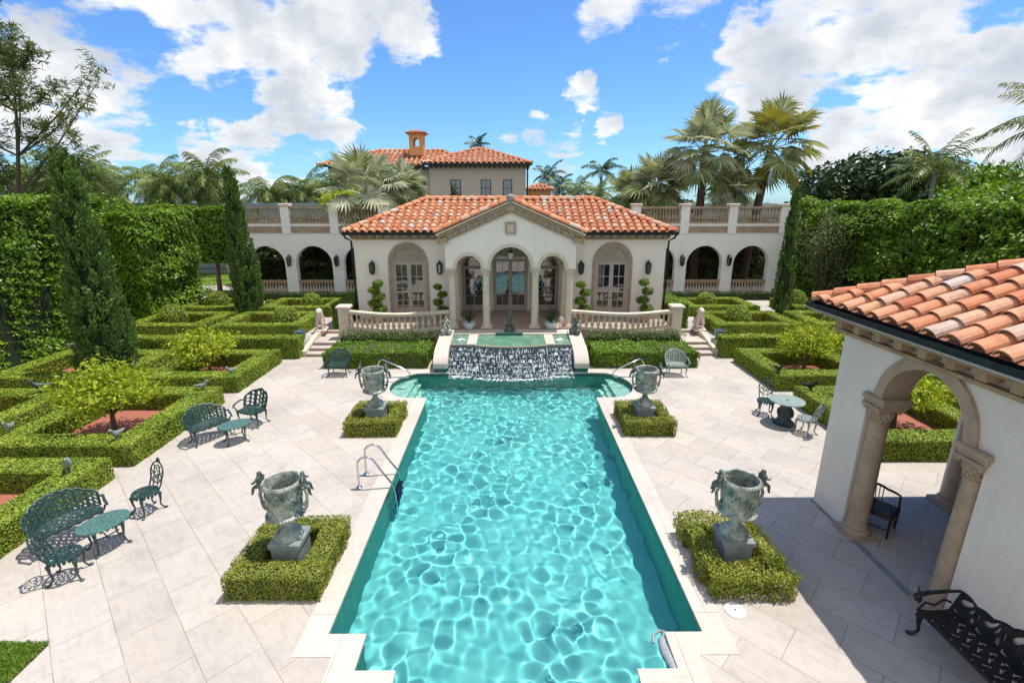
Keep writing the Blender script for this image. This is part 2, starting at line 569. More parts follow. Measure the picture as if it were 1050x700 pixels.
M = {}
M['deck'] = paving("coral_stone_paving", (0.455, 0.402, 0.350), (0.515, 0.462, 0.408), 1.05, 0.70, R(45), mortar=0.007)
M['coping'] = paving("pool_edge_stone", (0.54, 0.475, 0.41), (0.58, 0.51, 0.445), 1.2, 3.0, 0.0, mortar=0.006, stain=0.7)
M['porch'] = paving("porch_paving", (0.46, 0.37, 0.30), (0.40, 0.31, 0.25), 0.6, 0.6, R(45), off=0.0)
M['walk'] = paving("garden_walk_paving", (0.44, 0.40, 0.36), (0.49, 0.45, 0.40), 0.8, 0.6, 0.0)
M['stucco'] = stucco("white_stucco", (0.78, 0.735, 0.66), (0.84, 0.80, 0.73), .3)
M['pinkstucco'] = stucco("warm_white_stucco", (0.80, 0.735, 0.655), (0.85, 0.79, 0.715), .3)
M['arcstucco'] = stucco("pale_stucco", (0.82, 0.80, 0.76), (0.87, 0.85, 0.815), .3)
M['pavstucco'] = stucco("cream_stucco", (0.71, 0.645, 0.55), (0.79, 0.73, 0.64), .5)
M['greystucco'] = simple("grey_beige_stucco", (0.55, 0.465, 0.385), (0.61, 0.525, 0.445), 0.4, 0.88, bump=0.2, bscale=30, spec=0.2)
M['stone'] = simple("cream_carved_stone", (0.56, 0.47, 0.36), (0.66, 0.57, 0.46), 3.0, 0.75, bump=0.4, bscale=55, lo=0.3, hi=0.6)
M['tanstone'] = simple("tan_coral_stone", (0.34, 0.245, 0.165), (0.45, 0.335, 0.235), 4.0, 0.8, bump=0.6, bscale=70, lo=0.3, hi=0.62)
M['brownstone'] = simple("weathered_brown_stone", (0.30, 0.215, 0.15), (0.42, 0.33, 0.25), 3.0, 0.85, bump=0.5, bscale=50)
M['cornice'] = simple("tan_cornice", (0.32, 0.215, 0.125), (0.43, 0.30, 0.185), 5.0, 0.8, bump=0.4, bscale=40)
M['pinkstone'] = simple("pinkish_stone", (0.60, 0.47, 0.40), (0.70, 0.58, 0.50), 6.0, 0.75, bump=0.5, bscale=40)
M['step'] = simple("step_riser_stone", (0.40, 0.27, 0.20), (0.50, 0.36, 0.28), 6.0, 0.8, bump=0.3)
M['tile'] = tilemat("terracotta_barrel_tile")
M['pan'] = simple("roof_mortar_bed", (0.25, 0.10, 0.05), (0.34, 0.16, 0.09), 6.0, 0.9)
M['gutter'] = simple("dark_bronze_gutter", (0.022, 0.026, 0.03), (0.04, 0.045, 0.05), 5.0, 0.35, metal=0.7)
M['silver'] = simple("zinc_strip", (0.45, 0.50, 0.53), (0.55, 0.6, 0.62), 5.0, 0.35, metal=0.6)
M['door'] = simple("greige_painted_wood", (0.40, 0.345, 0.30), (0.45, 0.39, 0.345), 2.0, 0.5, spec=0.4)
M['glass'] = glassmat()
M['fan'] = simple("fanlight_panel", (0.30, 0.26, 0.19), (0.40, 0.36, 0.27), 5.0, 0.35, spec=0.6)
M['iron'] = simple("black_iron", (0.012, 0.013, 0.014), (0.03, 0.03, 0.03), 12.0, 0.45, metal=0.3)
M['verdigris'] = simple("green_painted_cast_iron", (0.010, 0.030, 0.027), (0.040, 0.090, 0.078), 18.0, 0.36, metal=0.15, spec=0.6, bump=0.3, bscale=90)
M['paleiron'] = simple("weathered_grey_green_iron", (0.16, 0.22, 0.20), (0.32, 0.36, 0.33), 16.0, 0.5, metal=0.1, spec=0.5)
M['tabletop'] = simple("green_tabletop_painted_sunlight", (0.055, 0.135, 0.115), (0.11, 0.21, 0.18), 18.0, 0.42, metal=0.1, spec=0.5)  # the furniture's green, lightened: sunlight on the tops is put into the colour
M['bronze'] = simple("verdigris_bronze", (0.11, 0.155, 0.14), (0.46, 0.48, 0.40), 7.0, 0.55, metal=0.25, bump=0.9, bscale=22, spec=0.5, lo=0.36, hi=0.62)
M['darkbronze'] = simple("dark_bronze_figure", (0.055, 0.075, 0.07), (0.16, 0.19, 0.165), 14.0, 0.45, metal=0.4)
M['plinth'] = simple("bluish_grey_plinth", (0.17, 0.20, 0.19), (0.27, 0.30, 0.29), 5.0, 0.7, bump=0.4, bscale=40)
M['lamp'] = simple("milky_lantern_glass", (0.45, 0.47, 0.45), (0.5, 0.52, 0.5), 5.0, 0.2, spec=0.6)
M['steel'] = simple("polished_steel", (0.55, 0.56, 0.57), (0.6, 0.6, 0.6), 3.0, 0.12, metal=1.0)
M['white'] = simple("white_paint", (0.78, 0.78, 0.76), (0.72, 0.72, 0.70), 5.0, 0.45)
M['ceramic'] = simple("pale_blue_ceramic", (0.55, 0.62, 0.64), (0.62, 0.68, 0.70), 8.0, 0.3, spec=0.6)
M['bluepot'] = simple("slate_blue_glaze", (0.05, 0.09, 0.12), (0.10, 0.15, 0.19), 8.0, 0.25, spec=0.6)
M['soil'] = simple("dark_soil", (0.035, 0.026, 0.018), (0.07, 0.05, 0.035), 20.0, 0.95, bump=0.6)
M['mulch'] = simple("red_bark_mulch", (0.30, 0.095, 0.055), (0.44, 0.17, 0.11), 22.0, 0.95, bump=1.0, bscale=60)
M['bark'] = simple("brown_bark", (0.09, 0.065, 0.045), (0.17, 0.125, 0.09), 14.0, 0.9, bump=0.8, bscale=30)
M['palmbark'] = simple("palm_trunk_bark", (0.07, 0.045, 0.034), (0.15, 0.10, 0.075), 9.0, 0.9, bump=0.8, bscale=20)
M['greytrunk'] = simple("grey_palm_trunk", (0.24, 0.23, 0.21), (0.32, 0.31, 0.29), 7.0, 0.85)
M['wood'] = simple("dark_brown_wood", (0.028, 0.014, 0.009), (0.05, 0.026, 0.016), 20.0, 0.4, spec=0.5)
M['cushion'] = simple("dark_blue_grey_leather", (0.02, 0.022, 0.026), (0.03, 0.033, 0.038), 10.0, 0.5)
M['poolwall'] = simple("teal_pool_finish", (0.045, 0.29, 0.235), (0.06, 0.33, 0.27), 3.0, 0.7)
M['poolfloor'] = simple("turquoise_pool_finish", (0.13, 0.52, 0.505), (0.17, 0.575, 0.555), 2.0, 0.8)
M['poolstep'] = simple("pale_pool_step_finish", (0.36, 0.62, 0.53), (0.42, 0.68, 0.58), 3.0, 0.8)
M['waterline'] = simple("dark_waterline_tile", (0.012, 0.07, 0.055), (0.02, 0.10, 0.08), 30.0, 0.2, spec=0.6)
M['cascade'] = simple("navy_cascade_tile", (0.012, 0.022, 0.035), (0.03, 0.055, 0.075), 24.0, 0.15, spec=0.8)
M['foam'] = simple("falling_white_water", (0.72, 0.78, 0.82), (0.86, 0.88, 0.90), 30.0, 0.3, spec=0.6)
M['water'] = watermat()
M['fall'] = fallmat("falling_water_threads")
M['ground'] = simple("garden_earth_and_grass", (0.05, 0.07, 0.022), (0.09, 0.10, 0.035), 0.8, 0.95)
M['orange'] = simple("ochre_stucco", (0.62, 0.30, 0.11), (0.68, 0.36, 0.15), 1.0, 0.85)
M['whitewall'] = simple("white_neighbour_wall", (0.66, 0.68, 0.68), (0.72, 0.73, 0.73), 0.5, 0.8)
M['greywall'] = simple("blue_grey_neighbour_wall", (0.30, 0.36, 0.38), (0.36, 0.41, 0.43), 0.5, 0.8)
M['hose'] = simple("grey_rubber", (0.22, 0.25, 0.27), (0.36, 0.38, 0.40), 30.0, 0.6)

M['box'] = leafmat("clipped_box_leaves", [(0.0, (0.15, 0.10, 0.035)), (0.045, (0.12, 0.09, 0.025)), (0.06, (0.07, 0.13, 0.010)), (0.4, (0.20, 0.30, 0.022)), (0.75, (0.35, 0.42, 0.040)), (1.0, (0.50, 0.48, 0.095))], 0.16, 0.55, 1.3)
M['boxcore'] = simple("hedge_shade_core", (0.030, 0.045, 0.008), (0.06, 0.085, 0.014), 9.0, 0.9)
M['planter'] = leafmat("planter_box_leaves", [(0.0, (0.17, 0.11, 0.04)), (0.06, (0.13, 0.095, 0.03)), (0.08, (0.07, 0.10, 0.012)), (0.4, (0.21, 0.25, 0.025)), (0.75, (0.36, 0.36, 0.045)), (1.0, (0.47, 0.40, 0.10))], 0.2, 0.55, 2.5)
M['ficus'] = leafmat("ficus_hedge_leaves", [(0.0, (0.035, 0.09, 0.008)), (0.42, (0.115, 0.225, 0.016)), (0.78, (0.26, 0.39, 0.030)), (1.0, (0.42, 0.51, 0.06))], 0.33, 0.42, 0.5)
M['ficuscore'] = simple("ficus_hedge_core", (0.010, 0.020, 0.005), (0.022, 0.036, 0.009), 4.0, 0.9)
M['dark'] = leafmat("dark_evergreen_leaves", [(0.0, (0.012, 0.035, 0.010)), (0.6, (0.035, 0.075, 0.02)), (1.0, (0.085, 0.12, 0.04))], 0.15, 0.4, 0.7)
M['cypress'] = leafmat("cypress_sprays", [(0.0, (0.025, 0.06, 0.014)), (0.5, (0.105, 0.20, 0.042)), (1.0, (0.30, 0.42, 0.10))], 0.22, 0.65, 1.5)
M['bright'] = leafmat("yellow_green_leaves", [(0.0, (0.10, 0.18, 0.010)), (0.4, (0.27, 0.36, 0.02)), (0.75, (0.47, 0.52, 0.035)), (1.0, (0.62, 0.56, 0.06))], 0.36, 0.45, 2.0)
M['palm'] = leafmat("coconut_fronds", [(0.0, (0.04, 0.085, 0.014)), (0.45, (0.11, 0.17, 0.03)), (0.8, (0.24, 0.27, 0.06)), (1.0, (0.38, 0.33, 0.11))], 0.2, 0.42, 0.5)
M['darkpalm'] = leafmat("dark_palm_fronds", [(0.0, (0.018, 0.05, 0.02)), (0.6, (0.045, 0.09, 0.03)), (1.0, (0.10, 0.14, 0.05))], 0.15, 0.4, 0.5)
M['silverpalm'] = leafmat("silver_fan_fronds", [(0.0, (0.16, 0.19, 0.10)), (0.4, (0.36, 0.41, 0.25)), (0.75, (0.58, 0.60, 0.44)), (1.0, (0.78, 0.75, 0.60))], 0.3, 0.45, 0.9, tcol=(1, 1, .8))
M['oldpalm'] = leafmat("olive_fan_fronds", [(0.0, (0.11, 0.15, 0.045)), (0.45, (0.27, 0.34, 0.13)), (0.78, (0.48, 0.51, 0.27)), (1.0, (0.74, 0.67, 0.46))], 0.3, 0.45, 0.9, tcol=(1.2, 1, .6))
M['goldpalm'] = leafmat("golden_fan_fronds", [(0.0, (0.16, 0.17, 0.03)), (0.5, (0.32, 0.30, 0.05)), (1.0, (0.58, 0.42, 0.10))], 0.25, 0.45, 0.9)
M['pine'] = leafmat("casuarina_needles", [(0.0, (0.045, 0.085, 0.022)), (0.5, (0.12, 0.175, 0.045)), (1.0, (0.25, 0.28, 0.09))], 0.35, 0.6, 1.0)
M['shrub'] = leafmat("mixed_shrub_leaves", [(0.0, (0.05, 0.09, 0.03)), (0.5, (0.12, 0.17, 0.05)), (0.85, (0.22, 0.26, 0.10)), (1.0, (0.33, 0.34, 0.20))], 0.25, 0.5, 1.2)
M['grass'] = leafmat("lawn_blades", [(0.0, (0.08, 0.16, 0.015)), (0.5, (0.17, 0.30, 0.03)), (1.0, (0.30, 0.40, 0.06))], 0.25, 0.55, 2.0)


# ------------------------------------------------------------------ foliage generators
def unit(a):
    return a / np.maximum(np.linalg.norm(a, axis=1, keepdims=True), 1e-9)


def leaves(mb, P, N, L, W, jit=0.8, T=None, tj=0.5):
    """one rhombic leaf per point; N = rough facing, or T = rough growing direction"""
    n = len(P)
    if n == 0:
        return
    if T is None:
        nn = unit(N + RNG.normal(0, jit, (n, 3)))
        t = unit(np.cross(nn, RNG.normal(0, 1, (n, 3))))
    else:
        t = unit(T + RNG.normal(0, tj, (n, 3)))
        nn = unit(np.cross(t, RNG.normal(0, 1, (n, 3))))
    b = np.cross(nn, t)
    s = RNG.uniform(0.7, 1.3, (n, 1))
    l, w = L * s * 0.5, W * s * 0.5
    v = np.stack([P - t * l, P + b * w + nn * w * .25, P + t * l, P - b * w + nn * w * .25], 1).reshape(-1, 3)
    f = np.arange(n * 4).reshape(n, 4)
    mb.add(v, f)


def bumps(p, sc, k=5, seed=0):
    """cheap smooth 3D noise, about -1..1"""
    r = np.random.default_rng(seed)
    out = np.zeros(len(p))
    for i in range(k):
        d = r.normal(0, 1, 3)
        out += np.sin(p @ d * sc * (0.6 + 0.5 * i) + r.uniform(0, 6.3)) / (1 + 0.5 * i)
    return out / 1.8


def hedge_leaves(mb, a, b, dens, L, W, rough=0.03, skip=()):
    """leaves over the top and sides of a box"""
    a, b = np.array(a, float), np.array(b, float)
    s = b - a
    for ax, sg in ((2, 1), (0, 1), (0, -1), (1, 1), (1, -1)):
        if (ax, sg) in skip:
            continue
        o = [i for i in range(3) if i != ax]
        n = int(s[o[0]] * s[o[1]] * dens)
        P = np.zeros((n, 3))
        P[:, o[0]] = a[o[0]] + RNG.random(n) * s[o[0]]
        P[:, o[1]] = a[o[1]] + RNG.random(n) * s[o[1]]
        P[:, ax] = (b if sg > 0 else a)[ax]
        N = np.zeros((n, 3))
        N[:, ax] = sg
        if ax != 2:
            N[:, 2] += 0.05
        bump = bumps(P, 5.0, seed=int(abs(a[0] * 7 + a[1] * 13)) + ax) * rough
        P[:, ax] += sg * (bump - np.abs(RNG.normal(0, rough * 0.8, n)))
        # softened edges
        for i in o:
            P[:, i] = np.clip(P[:, i], a[i] + (0 if i == 2 else .012), b[i] - .012)
        if ax == 2:
            e = np.minimum.reduce([P[:, 0] - a[0], b[0] - P[:, 0], P[:, 1] - a[1], b[1] - P[:, 1]])
            P[:, 2] -= np.clip(0.05 - e, 0, 1) * 0.7
        leaves(mb, P, N, L, W, 0.40 if ax == 2 else 0.5)


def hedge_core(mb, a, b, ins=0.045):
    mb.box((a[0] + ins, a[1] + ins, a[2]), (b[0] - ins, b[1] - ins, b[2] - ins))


def hedge_thing(name, label, boxes, dens, L, group=None, mat='box', cat='hedge', W=None, rough=0.03, core='boxcore', ins=0.045):
    mb = MB()
    mb.cur = 1
    for i, (a, b) in enumerate(boxes):
        hedge_core(mb, a, (b[0], b[1], b[2] - 0.006 * i), ins)
    mb.cur = 0
    for a, b in boxes:
        hedge_leaves(mb, a, b, dens, L, W or L * 0.62, rough)
    x0 = min(a[0] for a, b in boxes); x1 = max(b[0] for a, b in boxes)
    y0 = min(a[1] for a, b in boxes); y1 = max(b[1] for a, b in boxes)
    c = np.array(((x0 + x1) / 2, (y0 + y1) / 2, boxes[0][0][2]))
    mb.V = [v - c for v in mb.V]
    o = mb.build(name, [M[mat], M[core]], None, fix=False)
    o.location = c
    return props(o, label, cat, group)


def ring_boxes(x0, x1, y0, y1, z0, z1, w, wl=None):
    wl = wl or w
    return [((x0, y0, z0), (x1, y0 + w, z1)), ((x0, y1 - w, z0), (x1, y1, z1)),
            ((x0, y0 + w - .08, z0), (x0 + wl, y1 - w + .08, z1)), ((x1 - wl, y0 + w - .08, z0), (x1, y1 - w + .08, z1))]


def blob_leaves(mb, c, r, n, L, W, squash=(1, 1, 1), seed=1, shell=0.25, lump=0.12, lo=-1.0, jit=0.7, up=0.2):
    d = unit(RNG.normal(0, 1, (n * 2, 3)))
    d = d[d[:, 2] > lo][:n]
    rr = r * (1 + lump * bumps(d, 3.2, seed=seed)) * (1 - shell * RNG.random(len(d)) ** 2)
    P = np.array(c) + d * rr[:, None] * np.array(squash)
    N = d.copy()
    N[:, 2] += up
    leaves(mb, P, N, L, W, jit)


def topiary_ball(x, y, z, r, label, n=900, L=0.055, mat='box', group='clipped box balls in the garden beds'):
    mb = MB()
    mb.cur = 1
    mb.sphere((0, 0, r * .92), r * 0.9, 14, 8)
    mb.cur = 0
    blob_leaves(mb, (0, 0, r * .92), r, n, L, L * .65, shell=.07, lump=.04, lo=-.85)
    o = mb.build("box_ball", [M[mat], M['boxcore']], fix=False)
    o.location = (x, y, z)
    return props(o, label, 'topiary', group)


def small_tree(x, y, z, label, h=1.5, r=1.1, n=2600, mat='bright', L=.11, seed=0, group='rounded small trees in the garden beds', squash=.62):
    rr = random.Random(seed)
    root = thing("garden_tree", label, "tree", (x, y, z), rr.uniform(0, 6), group)
    t = MB()
    fork = h * .35
    t.tube([(0, 0, -.05), (.02, .01, fork * .5), (0.03, .0, fork)], [.075, .06, .055], 8)
    tips = []
    for k in range(7):
        a = 2 * PI * k / 7 + rr.uniform(-.3, .3)
        ro = r * rr.uniform(.35, .8)
        tip = (math.cos(a) * ro, math.sin(a) * ro, h * rr.uniform(.65, .95))
        mid = (tip[0] * .45, tip[1] * .45, fork + (tip[2] - fork) * .55)
        t.tube([(0.03, 0, fork - .03), mid, tip], [.045, .03, .012], 5)
        tips.append(tip)
    t.build("trunk", M['bark'], root, True, world=False)
    c = MB()
    for i, tip in enumerate(tips + [(0, 0, h * 1.0)]):
        blob_leaves(c, (tip[0] * .8, tip[1] * .8, tip[2]), r * .52, n // 8, L, L * .5, (1, 1, squash + .1), seed=seed * 10 + i, shell=.75, lump=.25, jit=.9)
    c.build("crown", M[mat], root, world=False, fix=False)
    return root


def cypress(x, y, z, h, r, label, n=9000, L=.15, seed=3, power=.75, mat='cypress', lean=(0, 0), ntuft=420, ts=1.0):
    root = thing("cypress", label, "tree", (x, y, z))
    mb = MB()
    rg = np.random.default_rng(seed)
    prof = lambda u: np.minimum(1.0, (u + .02) / .09) ** .35 * (1 - u) ** power
    # flame shaped tufts set in the surface of the column
    u = rg.random(ntuft) ** 1.15 * .97
    th = rg.random(ntuft) * 2 * PI
    big = 1 + .16 * bumps(np.stack([np.cos(th) * 1.4, np.sin(th) * 1.4, u * h], 1), 1.1, 5, seed)
    per = max(8, n // ntuft)
    for k in range(ntuft):
        ht = ts * rg.uniform(.45, .95) * (.55 + .45 * (1 - u[k]))
        wd = ht * rg.uniform(.20, .30)
        rad = r * float(prof(u[k])) * big[k] * rg.uniform(.78, 1.0)
        c = np.array((math.cos(th[k]) * rad + lean[0] * u[k], math.sin(th[k]) * rad + lean[1] * u[k], u[k] * h))
        t = rg.random(per)
        a = rg.random(per) * 2 * PI
        q = wd * np.sqrt(np.clip(1.05 - t, 0, 1)) * (.5 + .5 * rg.random(per)) * np.minimum(1, t * 5 + .3)
        ax = np.array((math.cos(th[k]) * .28, math.sin(th[k]) * .28, 1.0))
        P = c + ax * (t[:, None] * ht) + np.stack([np.cos(a) * q, np.sin(a) * q, np.zeros(per)], 1)
        P[:, 2] = np.minimum(P[:, 2], h)
        T = np.stack([np.cos(a) * .6 + ax[0], np.sin(a) * .6 + ax[1], np.full(per, 1.0)], 1)
        leaves(mb, P, None, L, L * .34, T=T, tj=.3)
    tip = MB()
    mb.cur = 1
    cv = [(max(.015, r * .80 * float(prof(np.float64(k / 14)))), k / 14 * h * .96) for k in range(15)]
    core = MB().lathe(cv, (0, 0, 0), 12)
    cvv = core.V[0]
    cvv[:, 0] += lean[0] * cvv[:, 2] / h
    cvv[:, 1] += lean[1] * cvv[:, 2] / h
    mb.add(cvv, [tuple(f) for F in core.F for f in F])
    mb.build("crown", [M[mat], M['ficuscore']], root, world=False, fix=False)
    t = MB().tube([(0, 0, -.1), (0, 0, h * .3)], [.12, .08], 8)
    t.build("trunk", M['bark'], root, True, world=False)
    return root


def frond(mb, base, az, el, length, droop, nl=22, ll=.55, lw=.05, hang=.5, rr=random):
    """pinnate palm leaf: curved rachis with two rows of leaflets"""
    ca, sa = math.cos(az), math.sin(az)
    lat = Vector((-sa, ca, 0))
    pts = []
    p = Vector(base)
    steps = 9
    e = el
    for i in range(steps + 1):
        pts.append(p.copy())
        p = p + Vector((ca * math.cos(e), sa * math.cos(e), math.sin(e))) * (length / steps)
        e -= droop / steps * (0.5 + i / steps)
    mb.tube(pts, [max(.008, .03 * length / 2.5 * (1 - i / (steps + 1))) for i in range(steps + 1)], 4, cap=False)
    V, F = [], []
    for i in range(nl):
        s = .12 + .88 * i / nl
        f = s * steps
        k = min(int(f), steps - 1)
        q = pts[k].lerp(pts[k + 1], f - k)
        fw = (pts[k + 1] - pts[k]).normalized()
        L = ll * (math.sin(PI * (.12 + .86 * s)) ** .6) * rr.uniform(.85, 1.1)
        for sd in (-1, 1):
            dr = (lat * sd * .85 + fw * (.35 + .5 * s) - Vector((0, 0, 1)) * hang * rr.uniform(.5, 1.3)).normalized()
            m = q + dr * L * .5
            tip = q + (dr - Vector((0, 0, hang * .5))).normalized() * L
            w = fw * lw
            n0 = len(V)
            V += [tuple(q - w * .4), tuple(q + w * .4), tuple(m + w * .55), tuple(m - w * .55), tuple(tip)]
            F += [(n0, n0 + 1, n0 + 2, n0 + 3), (n0 + 3, n0 + 2, n0 + 4)]
    mb.add(V, F)


def pinnate_palm(x, y, z, h, label, nf=18, fl=2.6, mat='palm', lean=(0, 0), seed=0, group=None, tr=.14, trunk='greytrunk', ll=.55, droop=1.5, nl=20, lw=.06, hang=.5, elmin=-.5):
    rr = random.Random(seed)
    root = thing("palm_tree", label, "palm", (x, y, z), 0, group)
    top = Vector((lean[0], lean[1], h))
    MB().tube([(0, 0, -.2), (lean[0] * .25, lean[1] * .25, h * .35), (lean[0] * .6, lean[1] * .6, h * .7), tuple(top)],
              [tr * 1.4, tr, tr * .9, tr * .75], 8).build("trunk", M[trunk], root, True, world=False)
    c = MB()
    for k in range(nf):
        az = k * 2.399 + rr.uniform(-.25, .25)
        el = 1.35 - (1.35 - elmin) * (k / nf) ** .8 + rr.uniform(-.12, .12)
        frond(c, top, az, el, fl * rr.uniform(.85, 1.1), droop * rr.uniform(.7, 1.2), nl, ll, lw, hang, rr)
    c.build("crown", M[mat], root, world=False, fix=False)
    return root


def fan_leaf(mb, base, az, el, pet, rad, rr, nb=27, spread=2.25, droop=.25):
    d = Vector((math.cos(az) * math.cos(el), math.sin(az) * math.cos(el), math.sin(el)))
    lat = Vector((-math.sin(az), math.cos(az), 0))
    up = lat.cross(d) * -1
    hub = Vector(base) + d * pet
    mb.tube([base, tuple(Vector(base) + d * pet * .5 + Vector((0, 0, .03))), tuple(hub)], [.035, .026, .02], 4, cap=False)
    # the blade folds down from the petiole a little
    fw = (d * .9 - Vector((0, 0, 1)) * droop).normalized()
    V, F = [], []
    tw = rr.uniform(-.3, .3)
    lat2 = (lat * math.cos(tw) + up * math.sin(tw)).normalized()
    nrm = lat2.cross(fw).normalized()
    for i in range(nb):
        a = -spread + 2 * spread * i / (nb - 1)
        r = rad * (.72 + .28 * math.cos(a * .6)) * rr.uniform(.88, 1.06)
        dr = (fw * math.cos(a) + lat2 * math.sin(a)).normalized()
        sd = nrm.cross(dr).normalized()
        w = rad * 2 * spread / nb * .27
        fold = nrm * w * .5
        b0 = hub + dr * r * .05
        m = hub + dr * r * .58
        tip = hub + dr * r * .98 - Vector((0, 0, 1)) * r * rr.uniform(.03, .22)
        n0 = len(V)
        V += [tuple(b0), tuple(m - sd * w - fold), tuple(m + fold), tuple(m + sd * w - fold), tuple(tip)]
        F += [(n0, n0 + 1, n0 + 2), (n0, n0 + 2, n0 + 3), (n0 + 1, n0 + 4, n0 + 2), (n0 + 2, n0 + 4, n0 + 3)]
    mb.add(V, F)


def fan_palm(x, y, z, h, label, nf=30, pet=1.1, rad=1.25, seed=0, mats=('silverpalm', 'oldpalm'), tr=.26, lean=(0, 0), group=None, elmin=-.9, old=.3):
    rr = random.Random(seed)
    root = thing("fan_palm", label, "palm", (x, y, z), 0, group)
    MB().tube([(0, 0, -.2), (lean[0] * .3, lean[1] * .3, h * .4), (lean[0], lean[1], h)], [tr * 1.25, tr, tr * .95], 10).build("trunk", M['palmbark'], root, True, world=False)
    c = MB()
    for k in range(nf):
        az = k * 2.399 + rr.uniform(-.3, .3)
        t = k / nf
        el = 1.45 - (1.45 - elmin) * t ** .9 + rr.uniform(-.2, .2)
        c.cur = 1 if t > 1 - old or rr.random() < .12 else 0
        fan_leaf(c, (lean[0], lean[1], h), az, el, pet * rr.uniform(.75, 1.15), rad * rr.uniform(.85, 1.1), rr, droop=.10 + .45 * t)
    c.build("crown", [M[m] for m in mats], root, world=False, fix=False)
    return root


def broad_tree(x, y, z, h, r, label, n=5000, mat='dark', L=.4, squash=.7, seed=0, nb=12, group=None, tr=.3):
    rr = random.Random(seed)
    root = thing("broadleaf_tree", label, "tree", (x, y, z), 0, group)
    t = MB()
    t.tube([(0, 0, -.2), (0, .05, h * .3), (.1, 0, h * .55)], [tr, tr * .8, tr * .6], 8)
    c = MB()
    for k in range(nb):
        a = 2.399 * k
        ro = r * .68 * math.sqrt((k + .3) / nb)
        p = (math.cos(a) * ro, math.sin(a) * ro, h - r * squash * (.45 + .6 * (ro / r) ** 2) + rr.uniform(-.1, .1) * r)
        t.tube([(.05, 0, h * .45), (p[0] * .5, p[1] * .5, (h * .5 + p[2]) / 2), p], [tr * .4, tr * .25, tr * .08], 5)
        blob_leaves(c, p, r * rr.uniform(.36, .48), n // nb, L, L * .55, (1, 1, squash), seed=seed * 31 + k, shell=.6, lump=.25)
    t.build("trunk", M['bark'], root, True, world=False)
    c.build("crown", M[mat], root, world=False, fix=False)
    return root


def leaf_wall(name, label, x0, x1, y0, y1, z0, z1, faces, dens, L, mat='ficus', bulge=.3, seed=0, core='ficuscore', cat='hedge', clumps=0):
    """tall clipped hedge with a bulging leafy face; faces = the sides that carry leaves"""
    mb = MB()
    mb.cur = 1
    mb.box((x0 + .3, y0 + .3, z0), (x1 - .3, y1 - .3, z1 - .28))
    mb.cur = 0
    a, b = np.array((x0, y0, z0)), np.array((x1, y1, z1))
    s = b - a
    for ax, sg in faces:
        o = [i for i in range(3) if i != ax]
        for layer in range(3):
            n = int(s[o[0]] * s[o[1]] * dens / 3)
            P = np.zeros((n, 3))
            P[:, o[0]] = a[o[0]] + RNG.random(n) * s[o[0]]
            P[:, o[1]] = a[o[1]] + RNG.random(n) * s[o[1]]
            P[:, ax] = (b if sg > 0 else a)[ax]
            N = np.zeros((n, 3))
            N[:, ax] = sg
            if ax != 2:
                N[:, 2] += .55
            q = P.copy()
            d = bumps(q, 1.0, 5, seed) * bulge * .55 + bumps(q, 3.3, 5, seed + 5) * bulge * .45
            P[:, ax] += sg * (d - layer * .07 - .04)
            P[:, 2] = np.minimum(P[:, 2], z1 + .15 + .12 * bumps(q * (1, 1, 0), 1.6, 4, seed + 9))
            leaves(mb, P, N, L, L * .55, .6)
    rc = np.random.default_rng(seed + 77)
    ax, sg = faces[0]
    for k in range(clumps):          # sprays that hang out over the clipped face
        o = [i for i in range(3) if i != ax]
        p = np.zeros(3)
        p[o[0]] = rc.uniform(a[o[0]], b[o[0]])
        p[o[1]] = rc.uniform(a[o[1]] + .3, b[o[1]] + .1)
        p[ax] = (b if sg > 0 else a)[ax] + sg * rc.uniform(-.1, .35)
        blob_leaves(mb, p, rc.uniform(.45, .95), 90, L, L * .55, (1, 1, .55), seed=k, shell=.5, lump=.3, lo=-.2, jit=.5, up=.7)
    c = np.array(((x0 + x1) / 2, (y0 + y1) / 2, z0))
    mb.V = [v - c for v in mb.V]
    o = mb.build(name, [M[mat], M[core]], None, fix=False)
    o.location = c
    return props(o, label, cat)


